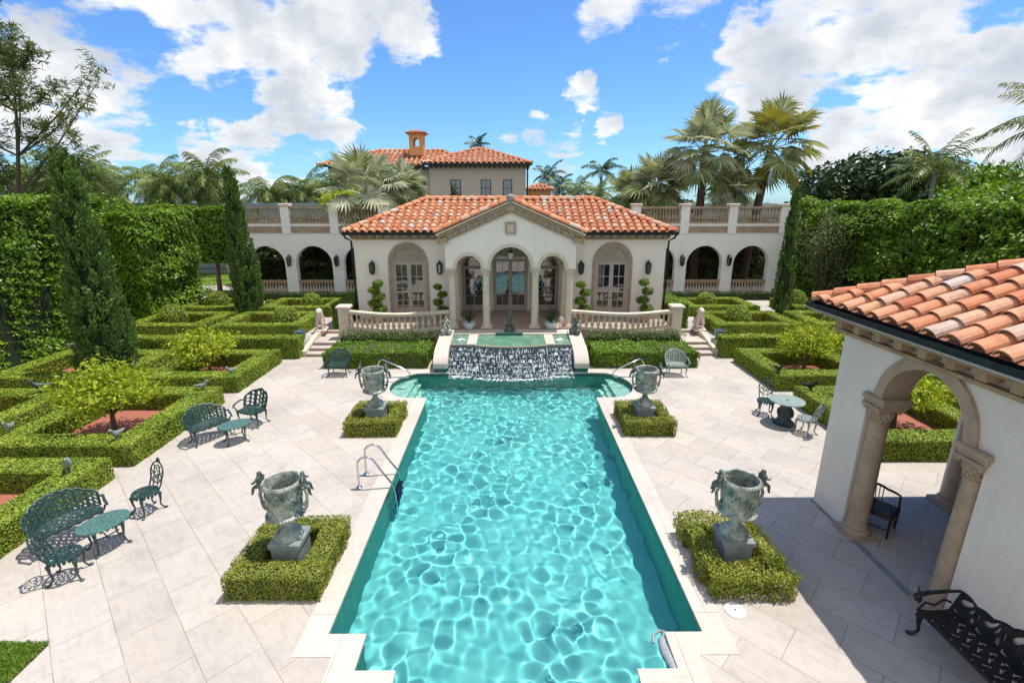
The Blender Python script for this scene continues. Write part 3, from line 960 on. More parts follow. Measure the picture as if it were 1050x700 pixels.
# ------------------------------------------------------------------ building parts
def roof_slope(mb, O, U, V, poly, pitch=.40, course=.42, r=None, capmat=None, seed=0):
    """barrel tiles over a convex polygon of a roof plane (u along the eave, v up the slope)"""
    O, U, V = Vector(O), Vector(U).normalized(), Vector(V).normalized()
    N = U.cross(V).normalized()
    if N.z < 0:
        N = -N
    r = r or pitch * .36
    rr = random.Random(seed)
    us = [p[0] for p in poly]
    m = len(poly)
    k0 = math.ceil(min(us) / pitch - .5)
    k1 = math.floor(max(us) / pitch - .5)
    for k in range(int(k0), int(k1) + 1):
        u = (k + .5) * pitch
        vs = []
        for i in range(m):
            a, b = poly[i], poly[(i + 1) % m]
            if (a[0] - u) * (b[0] - u) <= 0 and abs(a[0] - b[0]) > 1e-6:
                vs.append(a[1] + (b[1] - a[1]) * (u - a[0]) / (b[0] - a[0]))
        if len(vs) < 2:
            continue
        v0, v1 = min(vs), max(vs)
        v = v0
        first = True
        while v < v1 - .06:
            ve = min(v + course * 1.12, v1 + .02)
            ju, jv, jn = rr.uniform(-.012, .012), rr.uniform(-.015, .015), rr.uniform(-.004, .008)
            rl, rh = r * 1.06, r * .88
            vv, ff = [], []
            ns = 7
            for q, (vq, rq, hq) in enumerate(((v - .02 + jv, rl, .045 + jn), (ve + jv, rh, .012 + jn))):
                for i in range(ns + 1):
                    t = PI * i / ns
                    vv.append(tuple(O + U * (u + ju - math.cos(t) * rq) + V * vq + N * (hq + math.sin(t) * rq * .86)))
            for i in range(ns):
                ff.append((i, i + 1, ns + 2 + i, ns + 1 + i))
            # lip of the tile, so that its edge has a thickness
            b = len(vv)
            for i in range(ns + 1):
                t = PI * i / ns
                vv.append(tuple(O + U * (u + ju - math.cos(t) * (rl - .022)) + V * (v - .02 + jv) + N * (.045 + jn + math.sin(t) * (rl - .022) * .86)))
            for i in range(ns):
                ff.append((i + 1, i, b + i, b + i + 1))
            mb.cur = 0
            mb.add(vv, ff)
            if first:      # mortar plug under the eave tile
                mb.cur = 1
                pv = [tuple(O + U * (u - math.cos(PI * i / 6) * r * .9) + V * (v + .03) + N * (.04 + math.sin(PI * i / 6) * r * .74)) for i in range(7)]
                mb.add(pv, [tuple(range(7))])
                first = False
            v += course
    # the pans between the barrels
    mb.cur = 1
    mb.add([tuple(O + U * p[0] + V * p[1] + N * .012) for p in poly], [tuple(range(m))])
    mb.cur = 0


def ridge_tiles(mb, A, B, r=.15, L=.42, seed=0, lift=.05):
    A, B = Vector(A), Vector(B)
    d = B - A
    n = max(1, int(d.length / L))
    d.normalize()
    side = d.cross(Vector((0, 0, 1))).normalized()
    up = side.cross(d).normalized()
    st = (B - A).length / n
    rr = random.Random(seed)
    for k in range(n):
        vv, ff = [], []
        for q, (s, rq) in enumerate(((k * st - .02, r * 1.08), ((k + 1) * st + .03, r * .9))):
            p = A + d * s + up * (lift + (.018 if q == 0 else 0) + rr.uniform(-.005, .005))
            for i in range(8):
                t = PI * i / 7
                vv.append(tuple(p + side * math.cos(t) * rq + up * (math.sin(t) * rq - .03)))
        for i in range(7):
            ff.append((i, i + 1, 9 + i, 8 + i))
        mb.add(vv, ff)
        mb.add([vv[i] for i in range(8)], [tuple(range(8))])


BAL_PROF = [(.062, 0), (.062, .06), (.038, .09), (.05, .13), (.082, .24), (.086, .32), (.066, .44), (.040, .58), (.034, .68), (.046, .74), (.034, .78), (.044, .84), (.062, .90), (.062, 1.0)]


def baluster_mesh(name, h, mat, sc=1.0, n=8):
    mb = MB()
    mb.lathe([(r * sc, z * h) for r, z in BAL_PROF], (0, 0, 0), n)
    return mb.mesh(name, mat, True)


def column(parent, x, y, z0, z1, r, mat, name="column", cap=True, taper=.86, square=None):
    """round column with base and carved capital, as one part"""
    h = z1 - z0
    ch = min(.42, h * .13)
    mb = MB()
    mb.box((x - r * 1.5, y - r * 1.5, z0), (x + r * 1.5, y + r * 1.5, z0 + .07))
    prof = [(r * 1.38, .07), (r * 1.42, .11), (r * 1.3, .15), (r * 1.12, .165), (r * 1.18, .19), (r * 1.05, .215), (r, .24)]
    for k in range(1, 8):
        t = k / 7
        prof.append((r * (1 - (1 - taper) * t ** 1.6), .24 + (h - ch - .24) * t))
    zt = h - ch
    rt = r * taper
    prof += [(rt * 1.14, zt + .01), (rt * 1.14, zt + .035), (rt, zt + .045), (rt * 1.04, zt + ch * .35), (rt * 1.22, zt + ch * .6), (rt * 1.42, zt + ch * .78), (rt * 1.3, zt + ch * .82)]
    mb.lathe(prof, (x, y, z0), 20)
    # two rows of leaves and corner volutes
    for row, (zz, rad, k, sz) in enumerate(((zt + ch * .26, rt * 1.0, 12, .030), (zt + ch * .44, rt * 1.06, 12, .034), (zt + ch * .60, rt * 1.17, 12, .034))):
        for i in range(k):
            a = 2 * PI * (i + .5 * row) / k
            mb.sphere((x + math.cos(a) * rad, y + math.sin(a) * rad, z0 + zz), sz * r / .16, 6, 4, (1, 1, 1.5))
    for i in range(4):
        a = PI / 4 + i * PI / 2
        mb.sphere((x + math.cos(a) * rt * 1.65, y + math.sin(a) * rt * 1.65, z0 + zt + ch * .76), .042 * r / .16, 8, 6)
    a = rt * 1.5
    mb.box((x - a, y - a, z1 - ch * .16), (x + a, y + a, z1))
    return mb.build(name, mat, parent, True)


def sconce(x, y, z, label, group, s=1.0, face=-1, axis='y'):
    """black wall lantern hung from a scrolled bracket; face = side the wall looks to"""
    root = thing("wall_lantern", label, "lantern", (x, y, z), 0 if face < 0 else PI, group)
    mb = MB()
    mb.box((-.05 * s, -.02, -.14 * s), (.05 * s, 0.005, .16 * s))
    mb.tube([(0, -.02, .1 * s), (0, -.10 * s, .22 * s), (0, -.17 * s, .24 * s), (0, -.19 * s, .17 * s)], .014 * s, 6)
    y0 = -.19 * s
    mb.lathe([(.02 * s, .19 * s), (.05 * s, .16 * s), (.125 * s, .09 * s), (.13 * s, .07 * s)], (0, y0, 0), 6)
    mb.lathe([(.10 * s, -.25 * s), (.085 * s, -.29 * s), (.02 * s, -.33 * s)], (0, y0, 0), 6)
    for i in range(6):
        a = 2 * PI * i / 6
        mb.tube([(math.cos(a) * .115 * s, y0 + math.sin(a) * .115 * s, .08 * s), (math.cos(a) * .095 * s, y0 + math.sin(a) * .095 * s, -.26 * s)], .010 * s, 4)
    mb.build("bracket", M['iron'], root, world=False)
    MB().lathe([(.10 * s, .07 * s), (.085 * s, -.25 * s)], (0, y0, 0), 6).build("glass", M['glass'], root, world=False)
    return root


def french_door(parent, cx, y, z0, w, h, panes=(2, 4), glass='glass', name="door", rail=.09, dep=.05):
    """one glazed door leaf seen from -Y"""
    x0, x1 = cx - w / 2, cx + w / 2
    mb = MB()
    kick = .28
    mb.box((x0, y, z0), (x0 + rail, y + dep, z0 + h))
    mb.box((x1 - rail, y, z0), (x1, y + dep, z0 + h))
    mb.box((x0 + rail, y, z0 + h - rail), (x1 - rail, y + dep, z0 + h))
    mb.box((x0 + rail, y, z0), (x1 - rail, y + dep, z0 + kick))
    mb.box((x0 + rail + .04, y - .012, z0 + .07), (x1 - rail - .04, y + .01, z0 + kick - .05))
    gx0, gx1, gz0, gz1 = x0 + rail, x1 - rail, z0 + kick, z0 + h - rail
    for i in range(1, panes[0]):
        u = gx0 + (gx1 - gx0) * i / panes[0]
        mb.box((u - .014, y + .006, gz0), (u + .014, y + dep - .006, gz1))
    for j in range(1, panes[1]):
        v = gz0 + (gz1 - gz0) * j / panes[1]
        mb.box((gx0, y + .009, v - .014), (gx1, y + dep - .009, v + .014))
    d = mb.build(name, M['door'], parent)
    MB().quad((gx0, y + dep * .55, gz0), (gx1, y + dep * .55, gz0), (gx1, y + dep * .55, gz1), (gx0, y + dep * .55, gz1)).build("pane", M[glass], d)
    return d


def fanlight(parent, cx, y, zs, r, mat='fan', spokes=8):
    MB().prism(arc(cx, zs, r, 0, PI, 20), FX, y + .03, y + .05).build("fanlight", M[mat], parent)
    mb = MB()
    for rad in (r * .98, r * .55):
        mb.prism(archivolt(cx, zs, rad - .03, .03, None, 18), FX, y - .005, y + .027)
    for i in range(1, spokes):
        a = PI * i / spokes
        ca, sa = math.cos(a), math.sin(a)
        mb.tube([(cx + ca * r * .14, y + .012, zs + sa * r * .14), (cx + ca * r * .97, y + .012, zs + sa * r * .97)], .014, 5)
    mb.box((cx - r, y - .01, zs - .04), (cx + r, y + .06, zs + .03))
    mb.build("fanlight_bars", M['door'], parent)


def brackets(mb, p0, p1, n, depth, hgt, wd, out):
    """row of cornice blocks between two points; out = unit direction away from the wall"""
    p0, p1, out = Vector(p0), Vector(p1), Vector(out)
    d = (p1 - p0).normalized()
    up = Vector((0, 0, 1)) if abs(d.z) < .05 else out.cross(d)
    if up.z < 0:
        up = -up
    for i in range(n):
        c = p0.lerp(p1, (i + .5) / n)
        v = []
        for a, b, e in ((-1, 0, 0), (1, 0, 0), (1, 1, 0), (-1, 1, 0), (-1, 0, 1), (1, 0, 1), (1, 1, 1), (-1, 1, 1)):
            v.append(tuple(c + d * a * wd / 2 + out * b * depth + up * (e - 1) * hgt))
        mb.add(v, [(0, 3, 2, 1), (4, 5, 6, 7), (0, 1, 5, 4), (1, 2, 6, 5), (2, 3, 7, 6), (3, 0, 4, 7)])


# =================================================================== THE SETTING
def struct(name, mb, mat, smooth=False, kind='structure', fix=True):
    o = mb.build(name, mat, None, smooth, fix=fix)
    return props(o, kind=kind)


def mir(pts):
    """right half of an outline (dx from the axis) -> closed outline"""
    return [(XA + x, y) for x, y in pts] + [(XA - x, y) for x, y in reversed(pts)]


# ground to the horizon, open under the pool
g = MB()
hx0, hx1, hy0, hy1, far = -5.0, 5.2, 1.5, 17.4, 2500.0
gx = [-far, hx0, hx1, far]
gy = [-far, hy0, hy1, far]
for i in range(3):
    for j in range(3):
        if (i, j) != (1, 1):
            g.quad((gx[i], gy[j], -.03), (gx[i + 1], gy[j], -.03), (gx[i + 1], gy[j + 1], -.03), (gx[i], gy[j + 1], -.03))
struct("ground", g, M['ground'])

# the pool outline: stepped near end, round coves at the far end
cove = [(2.75 + 1.42 * math.cos(a), 15.68 + 1.42 * math.sin(a)) for a in [R(-57 + 117 * i / 16) for i in range(17)]]
POOL_R = [(1.15, 3.9), (1.65, 3.9), (1.65, 5.04), (2.2, 5.04), (2.2, 5.62), (2.75, 5.62), (2.75, 14.5), (3.3, 14.5)] + cove[1:] + [(3.0, 16.95), (2.62, 16.95)]
POOL = mir(POOL_R)


def offset_poly(poly, d):
    n = len(poly)
    A = sum(poly[i][0] * poly[(i + 1) % n][1] - poly[(i + 1) % n][0] * poly[i][1] for i in range(n))
    sg = 1 if A > 0 else -1
    out = []
    for i in range(n):
        p0, p1, p2 = Vector(poly[i - 1]), Vector(poly[i]), Vector(poly[(i + 1) % n])
        a, b = (p1 - p0).normalized(), (p2 - p1).normalized()
        na, nb = Vector((a.y, -a.x)) * sg, Vector((b.y, -b.x)) * sg
        k = na + nb
        k = k / max(.35, k.dot(k) / 2) if k.length > 1e-6 else na
        out.append(tuple(p1 + k * d))
    return out


def flat(poly, z, holes=()):
    mb = MB()
    rings = [[Vector((p[0], p[1], 0)) for p in r] for r in [poly] + list(holes)]
    tri = tessellate_polygon(rings)
    fl = [(p.x, p.y, z) for r in rings for p in r]
    mb.add(fl, [tuple(t) for t in tri])
    return mb


deck_out = [(-20, -8), (20, -8), (20, 19.25), (8.6, 19.25), (8.6, 18.9), (-8.4, 18.9), (-8.4, 19.25), (-20, 19.25)]
wide = [(XA - 4.6, 3.2), (XA + 4.6, 3.2), (XA + 4.6, 17.2), (XA - 4.6, 17.2)]
dk = flat(deck_out, 0.0, [POOL])
struct("pool_deck", dk, M['deck'])
cop_in = offset_poly(POOL, -.035)
COP = [(XA + x, y) for x, y in [(1.15, 3.4), (2.2, 3.4), (2.2, 4.5), (2.75, 4.5), (2.75, 5.1), (3.16, 5.1), (3.16, 14.5)]]
cp = MB()
cop_out = offset_poly(POOL, .34)
n = len(POOL)
cv = [(p[0], p[1], .006) for p in cop_out] + [(p[0], p[1], .006) for p in cop_in] + [(p[0], p[1], -.035) for p in cop_in]
cf = []
for i in range(n):
    j = (i + 1) % n
    cf.append((i, j, n + j, n + i))
    cf.append((n + i, n + j, 2 * n + j, 2 * n + i))
cp.add(cv, cf)
struct("pool_coping", cp, M['coping'])

# basin: waterline tile, wall, floor
WZ = -0.115                                  # water level
DEPTH = -1.42
pw = MB()
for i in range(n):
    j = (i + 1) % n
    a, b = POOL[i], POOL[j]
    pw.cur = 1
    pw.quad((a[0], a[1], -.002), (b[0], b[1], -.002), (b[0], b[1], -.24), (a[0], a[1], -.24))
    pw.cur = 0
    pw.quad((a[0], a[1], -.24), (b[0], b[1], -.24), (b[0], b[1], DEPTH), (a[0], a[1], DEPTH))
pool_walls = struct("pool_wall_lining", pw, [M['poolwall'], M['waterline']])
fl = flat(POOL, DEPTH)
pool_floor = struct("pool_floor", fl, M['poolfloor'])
ps = MB()
for s in (-1, 1):
    for k, (rr_, zz) in enumerate(((1.385, -.36), (1.04, -.62), (.70, -.88))):
        c = (XA + s * 2.75, 15.68)
        a0, a1 = (R(-57), R(60)) if s > 0 else (R(120), R(237))
        pts = [(c[0] + rr_ * math.cos(a0 + (a1 - a0) * i / 14), c[1] + rr_ * math.sin(a0 + (a1 - a0) * i / 14)) for i in range(15)]
        ps.prism(pts, FZ, zz, DEPTH + .003 * (k + 1))
pool_steps = struct("pool_steps", ps, M['poolstep'])
bench = MB()

# water: a gently rippled sheet
wx0, wx1, wy0, wy1 = XA - 4.2, XA + 4.2, 3.85, 17.0
nx, ny = 320, 502
xs = np.linspace(wx0, wx1, nx)
ys = np.linspace(wy0, wy1, ny)
GX, GY = np.meshgrid(xs, ys, indexing='ij')
rw = np.random.default_rng(5)
H = np.zeros_like(GX)
for i in range(70):
    lam = rw.uniform(.17, .50)
    a = rw.uniform(0, 2 * PI)
    k = 2 * PI / lam
    amp = .0036 * lam ** 1.6
    H += amp * np.sin(k * (GX * math.cos(a) + GY * math.sin(a)) + rw.uniform(0, 6.28))
H *= 1 + .45 * np.sin(GX * 1.9 + GY * .7 + 1.0) * np.sin(GY * 1.3 - GX * .6) + .25 * np.sin(GX * 3.1 - GY * 2.3)
fall = np.clip((GY - 14.0) / 2.6, 0, 1) ** 2
for i in range(24):
    lam = rw.uniform(.16, .4)
    a = rw.uniform(0, 2 * PI)
    H += fall * .0016 * np.sin(2 * PI / lam * (GX * math.cos(a) + GY * math.sin(a)) + rw.uniform(0, 6.28))
wv = np.stack([GX.ravel(), GY.ravel(), (WZ + H).ravel()], 1)
idx = np.arange(nx * ny).reshape(nx, ny)


def inside(px, py, poly):
    r = np.zeros(px.shape, bool)
    m = len(poly)
    for i in range(m):
        x0, y0 = poly[i]
        x1, y1 = poly[(i + 1) % m]
        c = ((y0 > py) != (y1 > py)) & (px < (x1 - x0) * (py - y0) / ((y1 - y0) if y1 != y0 else 1e-9) + x0)
        r ^= c
    return r


keep_poly = offset_poly(POOL, .06)
cx_ = (GX[:-1, :-1] + GX[1:, 1:]) / 2
cy_ = (GY[:-1, :-1] + GY[1:, 1:]) / 2
keep = inside(cx_, cy_, keep_poly)
wf = np.stack([idx[:-1, :-1][keep], idx[1:, :-1][keep], idx[1:, 1:][keep], idx[:-1, 1:][keep]], 1)
wm = MB().add(wv, wf)
water = struct("pool_water", wm, M['water'], smooth=True, fix=False)
water.cycles.is_caustics_caster = True
for o in (pool_floor, pool_walls, pool_steps):
    o.cycles.is_caustics_receiver = True

# lawn corner, near left
lw = MB()
lw.cur = 1
lw.box((-16, -6, -.01), (-6.5, 5.50, .035))
lw.cur = 0
nl = 26000
P = np.stack([RNG.uniform(-9.5, -6.49, nl), RNG.uniform(4.2, 5.52, nl), np.full(nl, .055)], 1)
leaves(lw, P, None, .075, .012, T=np.tile((0, 0, 1.0), (nl, 1)), tj=.5)
props(lw.build("lawn", [M['grass'], M['ground']], None, fix=False), kind='stuff')

# upper garden, landing, stairs, terrace
UZ = .48
ug = MB()
for s in (-1, 1):
    xo, xi, xj = XA + s * 22, XA + s * 8.52, XA + s * 7.05
    ug.prism([(xo, 19.2), (xi, 19.2), (xi, 34), (xo, 34)], FZ, -.02, UZ)
    ug.prism([(xi, 21.25), (xj, 21.25), (xj, 34), (xi, 34)], FZ, -.02, UZ - .002)
struct("upper_garden_walk", ug, M['walk'])
for s in (-1, 1):
    st = MB()
    xa, xb = XA + s * 8.30, XA + s * 7.05
    for k, y0 in enumerate((18.92, 19.34, 19.76)):
        y1 = (19.34, 19.76, 21.25)[k]
        st.cur = 0
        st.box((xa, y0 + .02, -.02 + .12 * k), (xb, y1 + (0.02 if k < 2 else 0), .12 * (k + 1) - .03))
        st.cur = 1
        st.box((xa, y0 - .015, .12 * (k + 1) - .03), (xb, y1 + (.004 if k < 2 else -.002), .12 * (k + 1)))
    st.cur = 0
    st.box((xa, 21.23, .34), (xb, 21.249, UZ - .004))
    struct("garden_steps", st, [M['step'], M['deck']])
    kb = MB()
    kb.prism([(18.95, -.02), (21.3, -.02), (21.3, .60), (20.4, .56), (19.3, .30), (18.95, .22)], FY, XA + s * 8.31, XA + s * 8.51)
    props(kb.build("stair_curb", M['stone']), ("low sloping stone kerb on the left of the left garden steps" if s < 0 else "low sloping stone kerb on the right of the right garden steps"), "kerb")

TZ = .80


def bow(t):
    """front line of the side terraces: t=0 at the corner pier, 1 at the porch column"""
    return 20.45 - .62 * math.sin(PI * min(max(t, 0), 1)) ** 1.3


tr = MB()
front = [(XA + 7.1 - (7.1 - 2.62) * i / 16, bow(i / 16) - .16) for i in range(17)]
halfp = list(reversed(front))                      # from porch to corner
outline = mir([(2.62, 19.5)] + halfp + [(7.1, 24.6)]) if False else None
right = [(XA + 2.62, 19.42)] + halfp + [(XA + 7.1, 24.8)]
left = [(2 * XA - x, y) for x, y in reversed(right)]
tr.prism(right + left, FZ, 0.0, TZ)
struct("terrace", tr, M['porch'])
tl = MB()
tl.box((XA - 2.75, 19.33, TZ - .10), (XA + 2.75, 20.05, TZ + .035))
struct("terrace_edge_slab", tl, M['coping'])

# ------------------------------------------------------------------ cascade between the terrace and the pool
LIPZ = .78


def lipy(x, k=0.0):
    d = abs(x - XA)
    b = .34 * max(0.0, 1 - (d / 1.55) ** 2) ** .8 if d < 1.55 else 0.0
    return 17.98 - b - k


cs = thing("water_stairs", "navy tiled cascade with rows of falling white water below the porch", "cascade", (XA, 17.5, 0))
NST = 6
cxs = [XA - 2.32 + 4.64 * i / 48 for i in range(49)]
st = MB()
for k in range(NST):
    zt = LIPZ - .03 - (k) * (LIPZ + .02) / NST
    yk = .17 * (k + 1)
    zb = -.4 if k == NST - 1 else zt - .16
    pf = [(x, lipy(x, yk)) for x in cxs]
    pb = [(x, lipy(x, yk - .30)) for x in cxs]
    st.prism(pf + list(reversed(pb)), FZ, zb, zt - .012)
    # scalloped bull-nose of the tile shelf
    nsc = 30
    for i in range(nsc):
        x = XA - 2.32 + 4.64 * (i + .5) / nsc
        st.sphere((x, lipy(x, yk) + .01, zt - .035), .075, 7, 4, (1, .75, .45))
st.build("tile_steps", M['cascade'], cs)
fm = MB()
rf = random.Random(4)
for k in range(NST):
    zt = LIPZ - .03 - (k) * (LIPZ + .02) / NST
    zl = zt - (LIPZ + .02) / NST
    yk = .17 * (k + 1)
    dens = (10, 26, 36, 44, 52, 60)[k]
    for i in range(dens):
        x = XA + rf.uniform(-2.28, 2.28)
        w = rf.uniform(.004, .0135)
        y = lipy(x, yk) - rf.uniform(.03, .06)
        z1 = zt - rf.uniform(-.01, .04)
        z2 = z1 - rf.uniform(.03, .11)
        fm.tube([(x, y + .05, z1 + .012), (x + rf.uniform(-.01, .01), y, z1 - .01), (x + rf.uniform(-.015, .015), y - .02, z2)], [w * .7, w, w * .35], 5)
    for i in range(int(dens * 1.1)):          # splashes where the water lands on the next shelf
        x = XA + rf.uniform(-2.28, 2.28)
        y = lipy(x, yk) - rf.uniform(.05, .13)
        r_ = rf.uniform(.006, .017)
        fm.sphere((x, y, zl + r_ * .5), r_, 5, 4, (1.5, 1, .7))
props(fm.build("spray", M['foam'], cs, True, fix=False), kind='stuff')
sh = MB()
for k in range(NST):
    zt = LIPZ - .03 - (k) * (LIPZ + .02) / NST
    zl = zt - (LIPZ + .02) / NST
    yk = .17 * (k + 1)
    for w0, dz in ((.008, 0.0),):
        prof = [(.072 + w0, zt - .030), (.088 + w0, zt - .062), (.10 + w0, zl + .03), (.125 + w0, zl + .006)]
        xx = [XA - 2.31 + 4.62 * i / 120 for i in range(121)]
        V = [(x, lipy(x, yk) - o + .012 * math.sin(x * 23 + k * 2 + w0 * 90), z + .004 * math.sin(x * 41 + k)) for x in xx for o, z in prof]
        m_ = len(prof)
        sh.add(V, [(i * m_ + j, (i + 1) * m_ + j, (i + 1) * m_ + j + 1, i * m_ + j + 1) for i in range(120) for j in range(m_ - 1)])
sh.build("falling_water", M['fall'], cs, True, fix=False)
# basins at the head of the cascade
bs = MB()
pf = [(x, lipy(x, 0)) for x in cxs]
pb = [(x, lipy(x, -.09)) for x in cxs]
bs.prism(pf + list(reversed(pb)), FZ, .2, LIPZ - .012)
bs.build("basin_rim", M['brownstone'], cs)
bw = MB()
pf = [(x, lipy(x, -.085)) for x in cxs]
bw.prism(pf + [(XA + 2.32, 19.34), (XA - 2.32, 19.34)], FZ, LIPZ - .05, LIPZ - .008)
M['basin'] = simple("green_basin_water", (0.07, 0.20, 0.13), (0.16, 0.32, 0.22), 3.0, 0.06, spec=0.8, bump=.15, bscale=14)
bw.build("basin_water", M['basin'], cs)
for s in (-1, 1):
    MB().bev((XA + s * 1.52 - .19, 17.93, .2), (XA + s * 1.52 + .19, 19.34, LIPZ + .035), .02).build("divider", M['coping'], cs)
    fmb = MB()
    for i in range(40):
        a, q = rf.uniform(0, 6.28), rf.random() ** .5 * .22
        fmb.tube([(XA + s * 1.95 + math.cos(a) * q * .3, 18.55 + math.sin(a) * q * .3, LIPZ + .07 * (1 - q * 4) + .04), (XA + s * 1.95 + math.cos(a) * q, 18.55 + math.sin(a) * q, LIPZ)], [.010, .018], 4)
    fmb.build("bubbler_jet", M['foam'], cs, True, fix=False)
# churned water at the foot
fw = MB()
for i in range(420):
    x = XA + rf.uniform(-2.3, 2.3)
    y = lipy(x, 1.08) - abs(rf.gauss(0, .13))
    r_ = rf.uniform(.008, .03)
    fw.sphere((x, y, WZ + .005), r_, 5, 4, (1.4, 1.1, .5))
props(fw.build("foot_foam", M['foam'], cs, True, fix=False), kind='stuff')
# backing of the cascade between pool and basin
MB().box((XA - 2.9, 17.25, -1.4), (XA + 2.9, 19.4, .19)).build("core_wall", M['waterline'], cs)

for s in (-1, 1):
    side = "left" if s < 0 else "right"
    ck = thing("cheek_wall", f"cream curved stone cheek wall on the {side} of the cascade", "wall", (XA + s * 2.62, 17.0, 0))
    prof = [(16.93, .16), (16.93, .34)] + [(16.93 + .25 * math.sin(t) * 1.0 + (1 - math.cos(t)) * .9, .34 + (1 - math.cos(t)) * .0 + .46 * math.sin(t)) for t in [PI / 2 * i / 10 for i in range(1, 11)]] + [(19.45, .98), (19.45, .16)]
    MB().prism(prof, FY, XA + s * 2.33, XA + s * 2.86).build("coping", M['coping'], ck)
    MB().box((XA + s * 2.36, 16.97, -1.4), (XA + s * 2.83, 19.45, .16)).build("tiled_base", M['waterline'], ck)


# =================================================================== POOL HOUSE
PH = thing("pool_house", "white stucco pool house with a gabled arcaded porch and terracotta hip roof", "house", (XA, 22.3, 0))
YW, YP = 22.3, 20.4          # wing wall and porch front
EZ = 4.62
wall = MB()
for s in (-1, 1):
    a, b = sorted((XA + s * 2.69, XA + s * 7.05))
    wall.prism(arch_outline(a, b, TZ, [(b, EZ + .1), (a, EZ + .1)], [(XA + s * 4.65, .78, 3.4)]), FX, YW, YW + .32)
    wall.box((XA + s * 6.73, YW + .321, .3), (XA + s * 7.05, 28.2, EZ + .1))
wall.box((XA - 7.05, 28.2, .3), (XA + 7.05, 28.5, EZ + .1))
wall.build("wall", M['pinkstucco'], PH)
gab = MB()
ops = [(XA - 1.73, .52, 3.40), (XA, .84, 3.43), (XA + 1.73, .52, 3.40)]
out = [(XA - 2.69, 3.39)]
for c, hw, zs in ops:
    out += [(c - hw, 3.39)] + arc(c, zs, hw, PI, 0, 18) + [(c + hw, 3.39)]
out += [(XA + 2.69, 3.39), (XA + 2.69, 4.72), (XA, 5.93), (XA - 2.69, 4.72)]
gab.prism(out, FX, YP - .16, YP + .16)
for s in (-1, 1):      # returns of the porch, carried on a beam
    gab.box((XA + s * 2.45, YP + .161, 3.39), (XA + s * 2.69, YW + .3, 4.72))
gab.build("gable_wall", M['stucco'], PH)
po = MB()
po.prism(arch_outline(XA - 2.69, XA + 2.69, TZ, [(XA + 2.69, EZ), (XA - 2.69, EZ)], [(XA - 1.78, .60, 3.0), (XA, .86, 3.35), (XA + 1.78, .60, 3.0)]), FX, 23.9, 24.1)
for s in (-1, 1):
    po.box((XA + s * 2.5, YW + .32, TZ), (XA + s * 2.69, 23.9, EZ))
po.box((XA - 2.69, YP + .17, 4.35), (XA + 2.69, 23.9, 4.45))
po.build("porch_inner_wall", M['pinkstucco'], PH)
for s in (-1, 1):
    tag_ = "left" if s < 0 else "right"
    for dx in (1.03, 2.46):
        column(PH, XA + s * dx, YP, TZ + .035 if dx < 2 else TZ + .036, 3.39, .165, M['stone'])
    column(PH, XA + s * 2.40, 22.0, TZ, 3.385, .13, M['stone'], name="rear_column")
    column(PH, XA + s * 1.12, 23.75, TZ, 3.385, .11, M['stone'], name="rear_column")
for c, hw, zs in ops:
    MB().prism(archivolt(c, zs + .001, hw - .012, .13, None), FX, YP - .215, YP - .159).build("arch_trim", M['stone'], PH)
# wing doors
for s in (-1, 1):
    cx = XA + s * 4.65
    MB().prism(archivolt(cx, 3.4, .775, .13, TZ), FX, YW - .055, YW + .002).build("arch_trim", M['brownstone'], PH)
    MB().prism(archivolt(cx, 3.4, .70, .079, TZ), FX, YW + .10, YW + .2).build("door_frame", M['door'], PH)
    for q in (-1, 1):
        d = french_door(PH, cx + q * .35, YW + .13, TZ + .02, .694, 2.55, (2, 4))
        MB().tube([(cx + q * .06, YW + .12, 1.75), (cx + q * .06, YW + .07, 1.76), (cx + q * .12, YW + .07, 1.76)], .014, 6).build("handle", M['iron'], d)
    fanlight(PH, cx, YW + .14, 3.4, .70)
# porch doors
for cx, hw, zs in ((XA, .86, 3.35), (XA - 1.78, .60, 3.0), (XA + 1.78, .60, 3.0)):
    big = hw > .7
    MB().prism(archivolt(cx, zs, hw - .075, .078, TZ), FX, 23.92, 24.05).build("door_frame", M['door'], PH)
    for q in ((-1, 1) if big else (0,)):
        w = (hw - .08) * (1 if big else 2) - .006
        d = french_door(PH, cx + q * w / 2 + q * .003, 23.95, TZ + .02, w, zs - TZ - .05, (2, 4) if big else (2, 4))
        MB().tube([(cx + (q * .05 if big else .4), 23.94, 1.8), (cx + (q * .05 if big else .4), 23.89, 1.8), (cx + (q * .12 if big else .32), 23.89, 1.8)], .015, 6).build("handle", M['iron'], d)
    fanlight(PH, cx, 23.97, zs, hw - .08, 'glass', 8 if big else 6)
# plaque in the gable
pl = MB()
pl.prism([(XA - .22, 4.78), (XA + .22, 4.78), (XA + .22, 5.26), (XA - .22, 5.26)], FX, YP - .22, YP - .159, holes=[[(XA - .14, 4.86), (XA + .14, 4.86), (XA + .14, 5.18), (XA - .14, 5.18)]])
p_ = pl.build("plaque", M['brownstone'], PH)
pm = MB().box((XA - .141, YP - .185, 4.859), (XA + .141, YP - .158, 5.181))
pm.sphere((XA, YP - .19, 5.04), .075, 10, 6, (1, .5, 1.2))
pm.build("relief", M['stone'], p_)

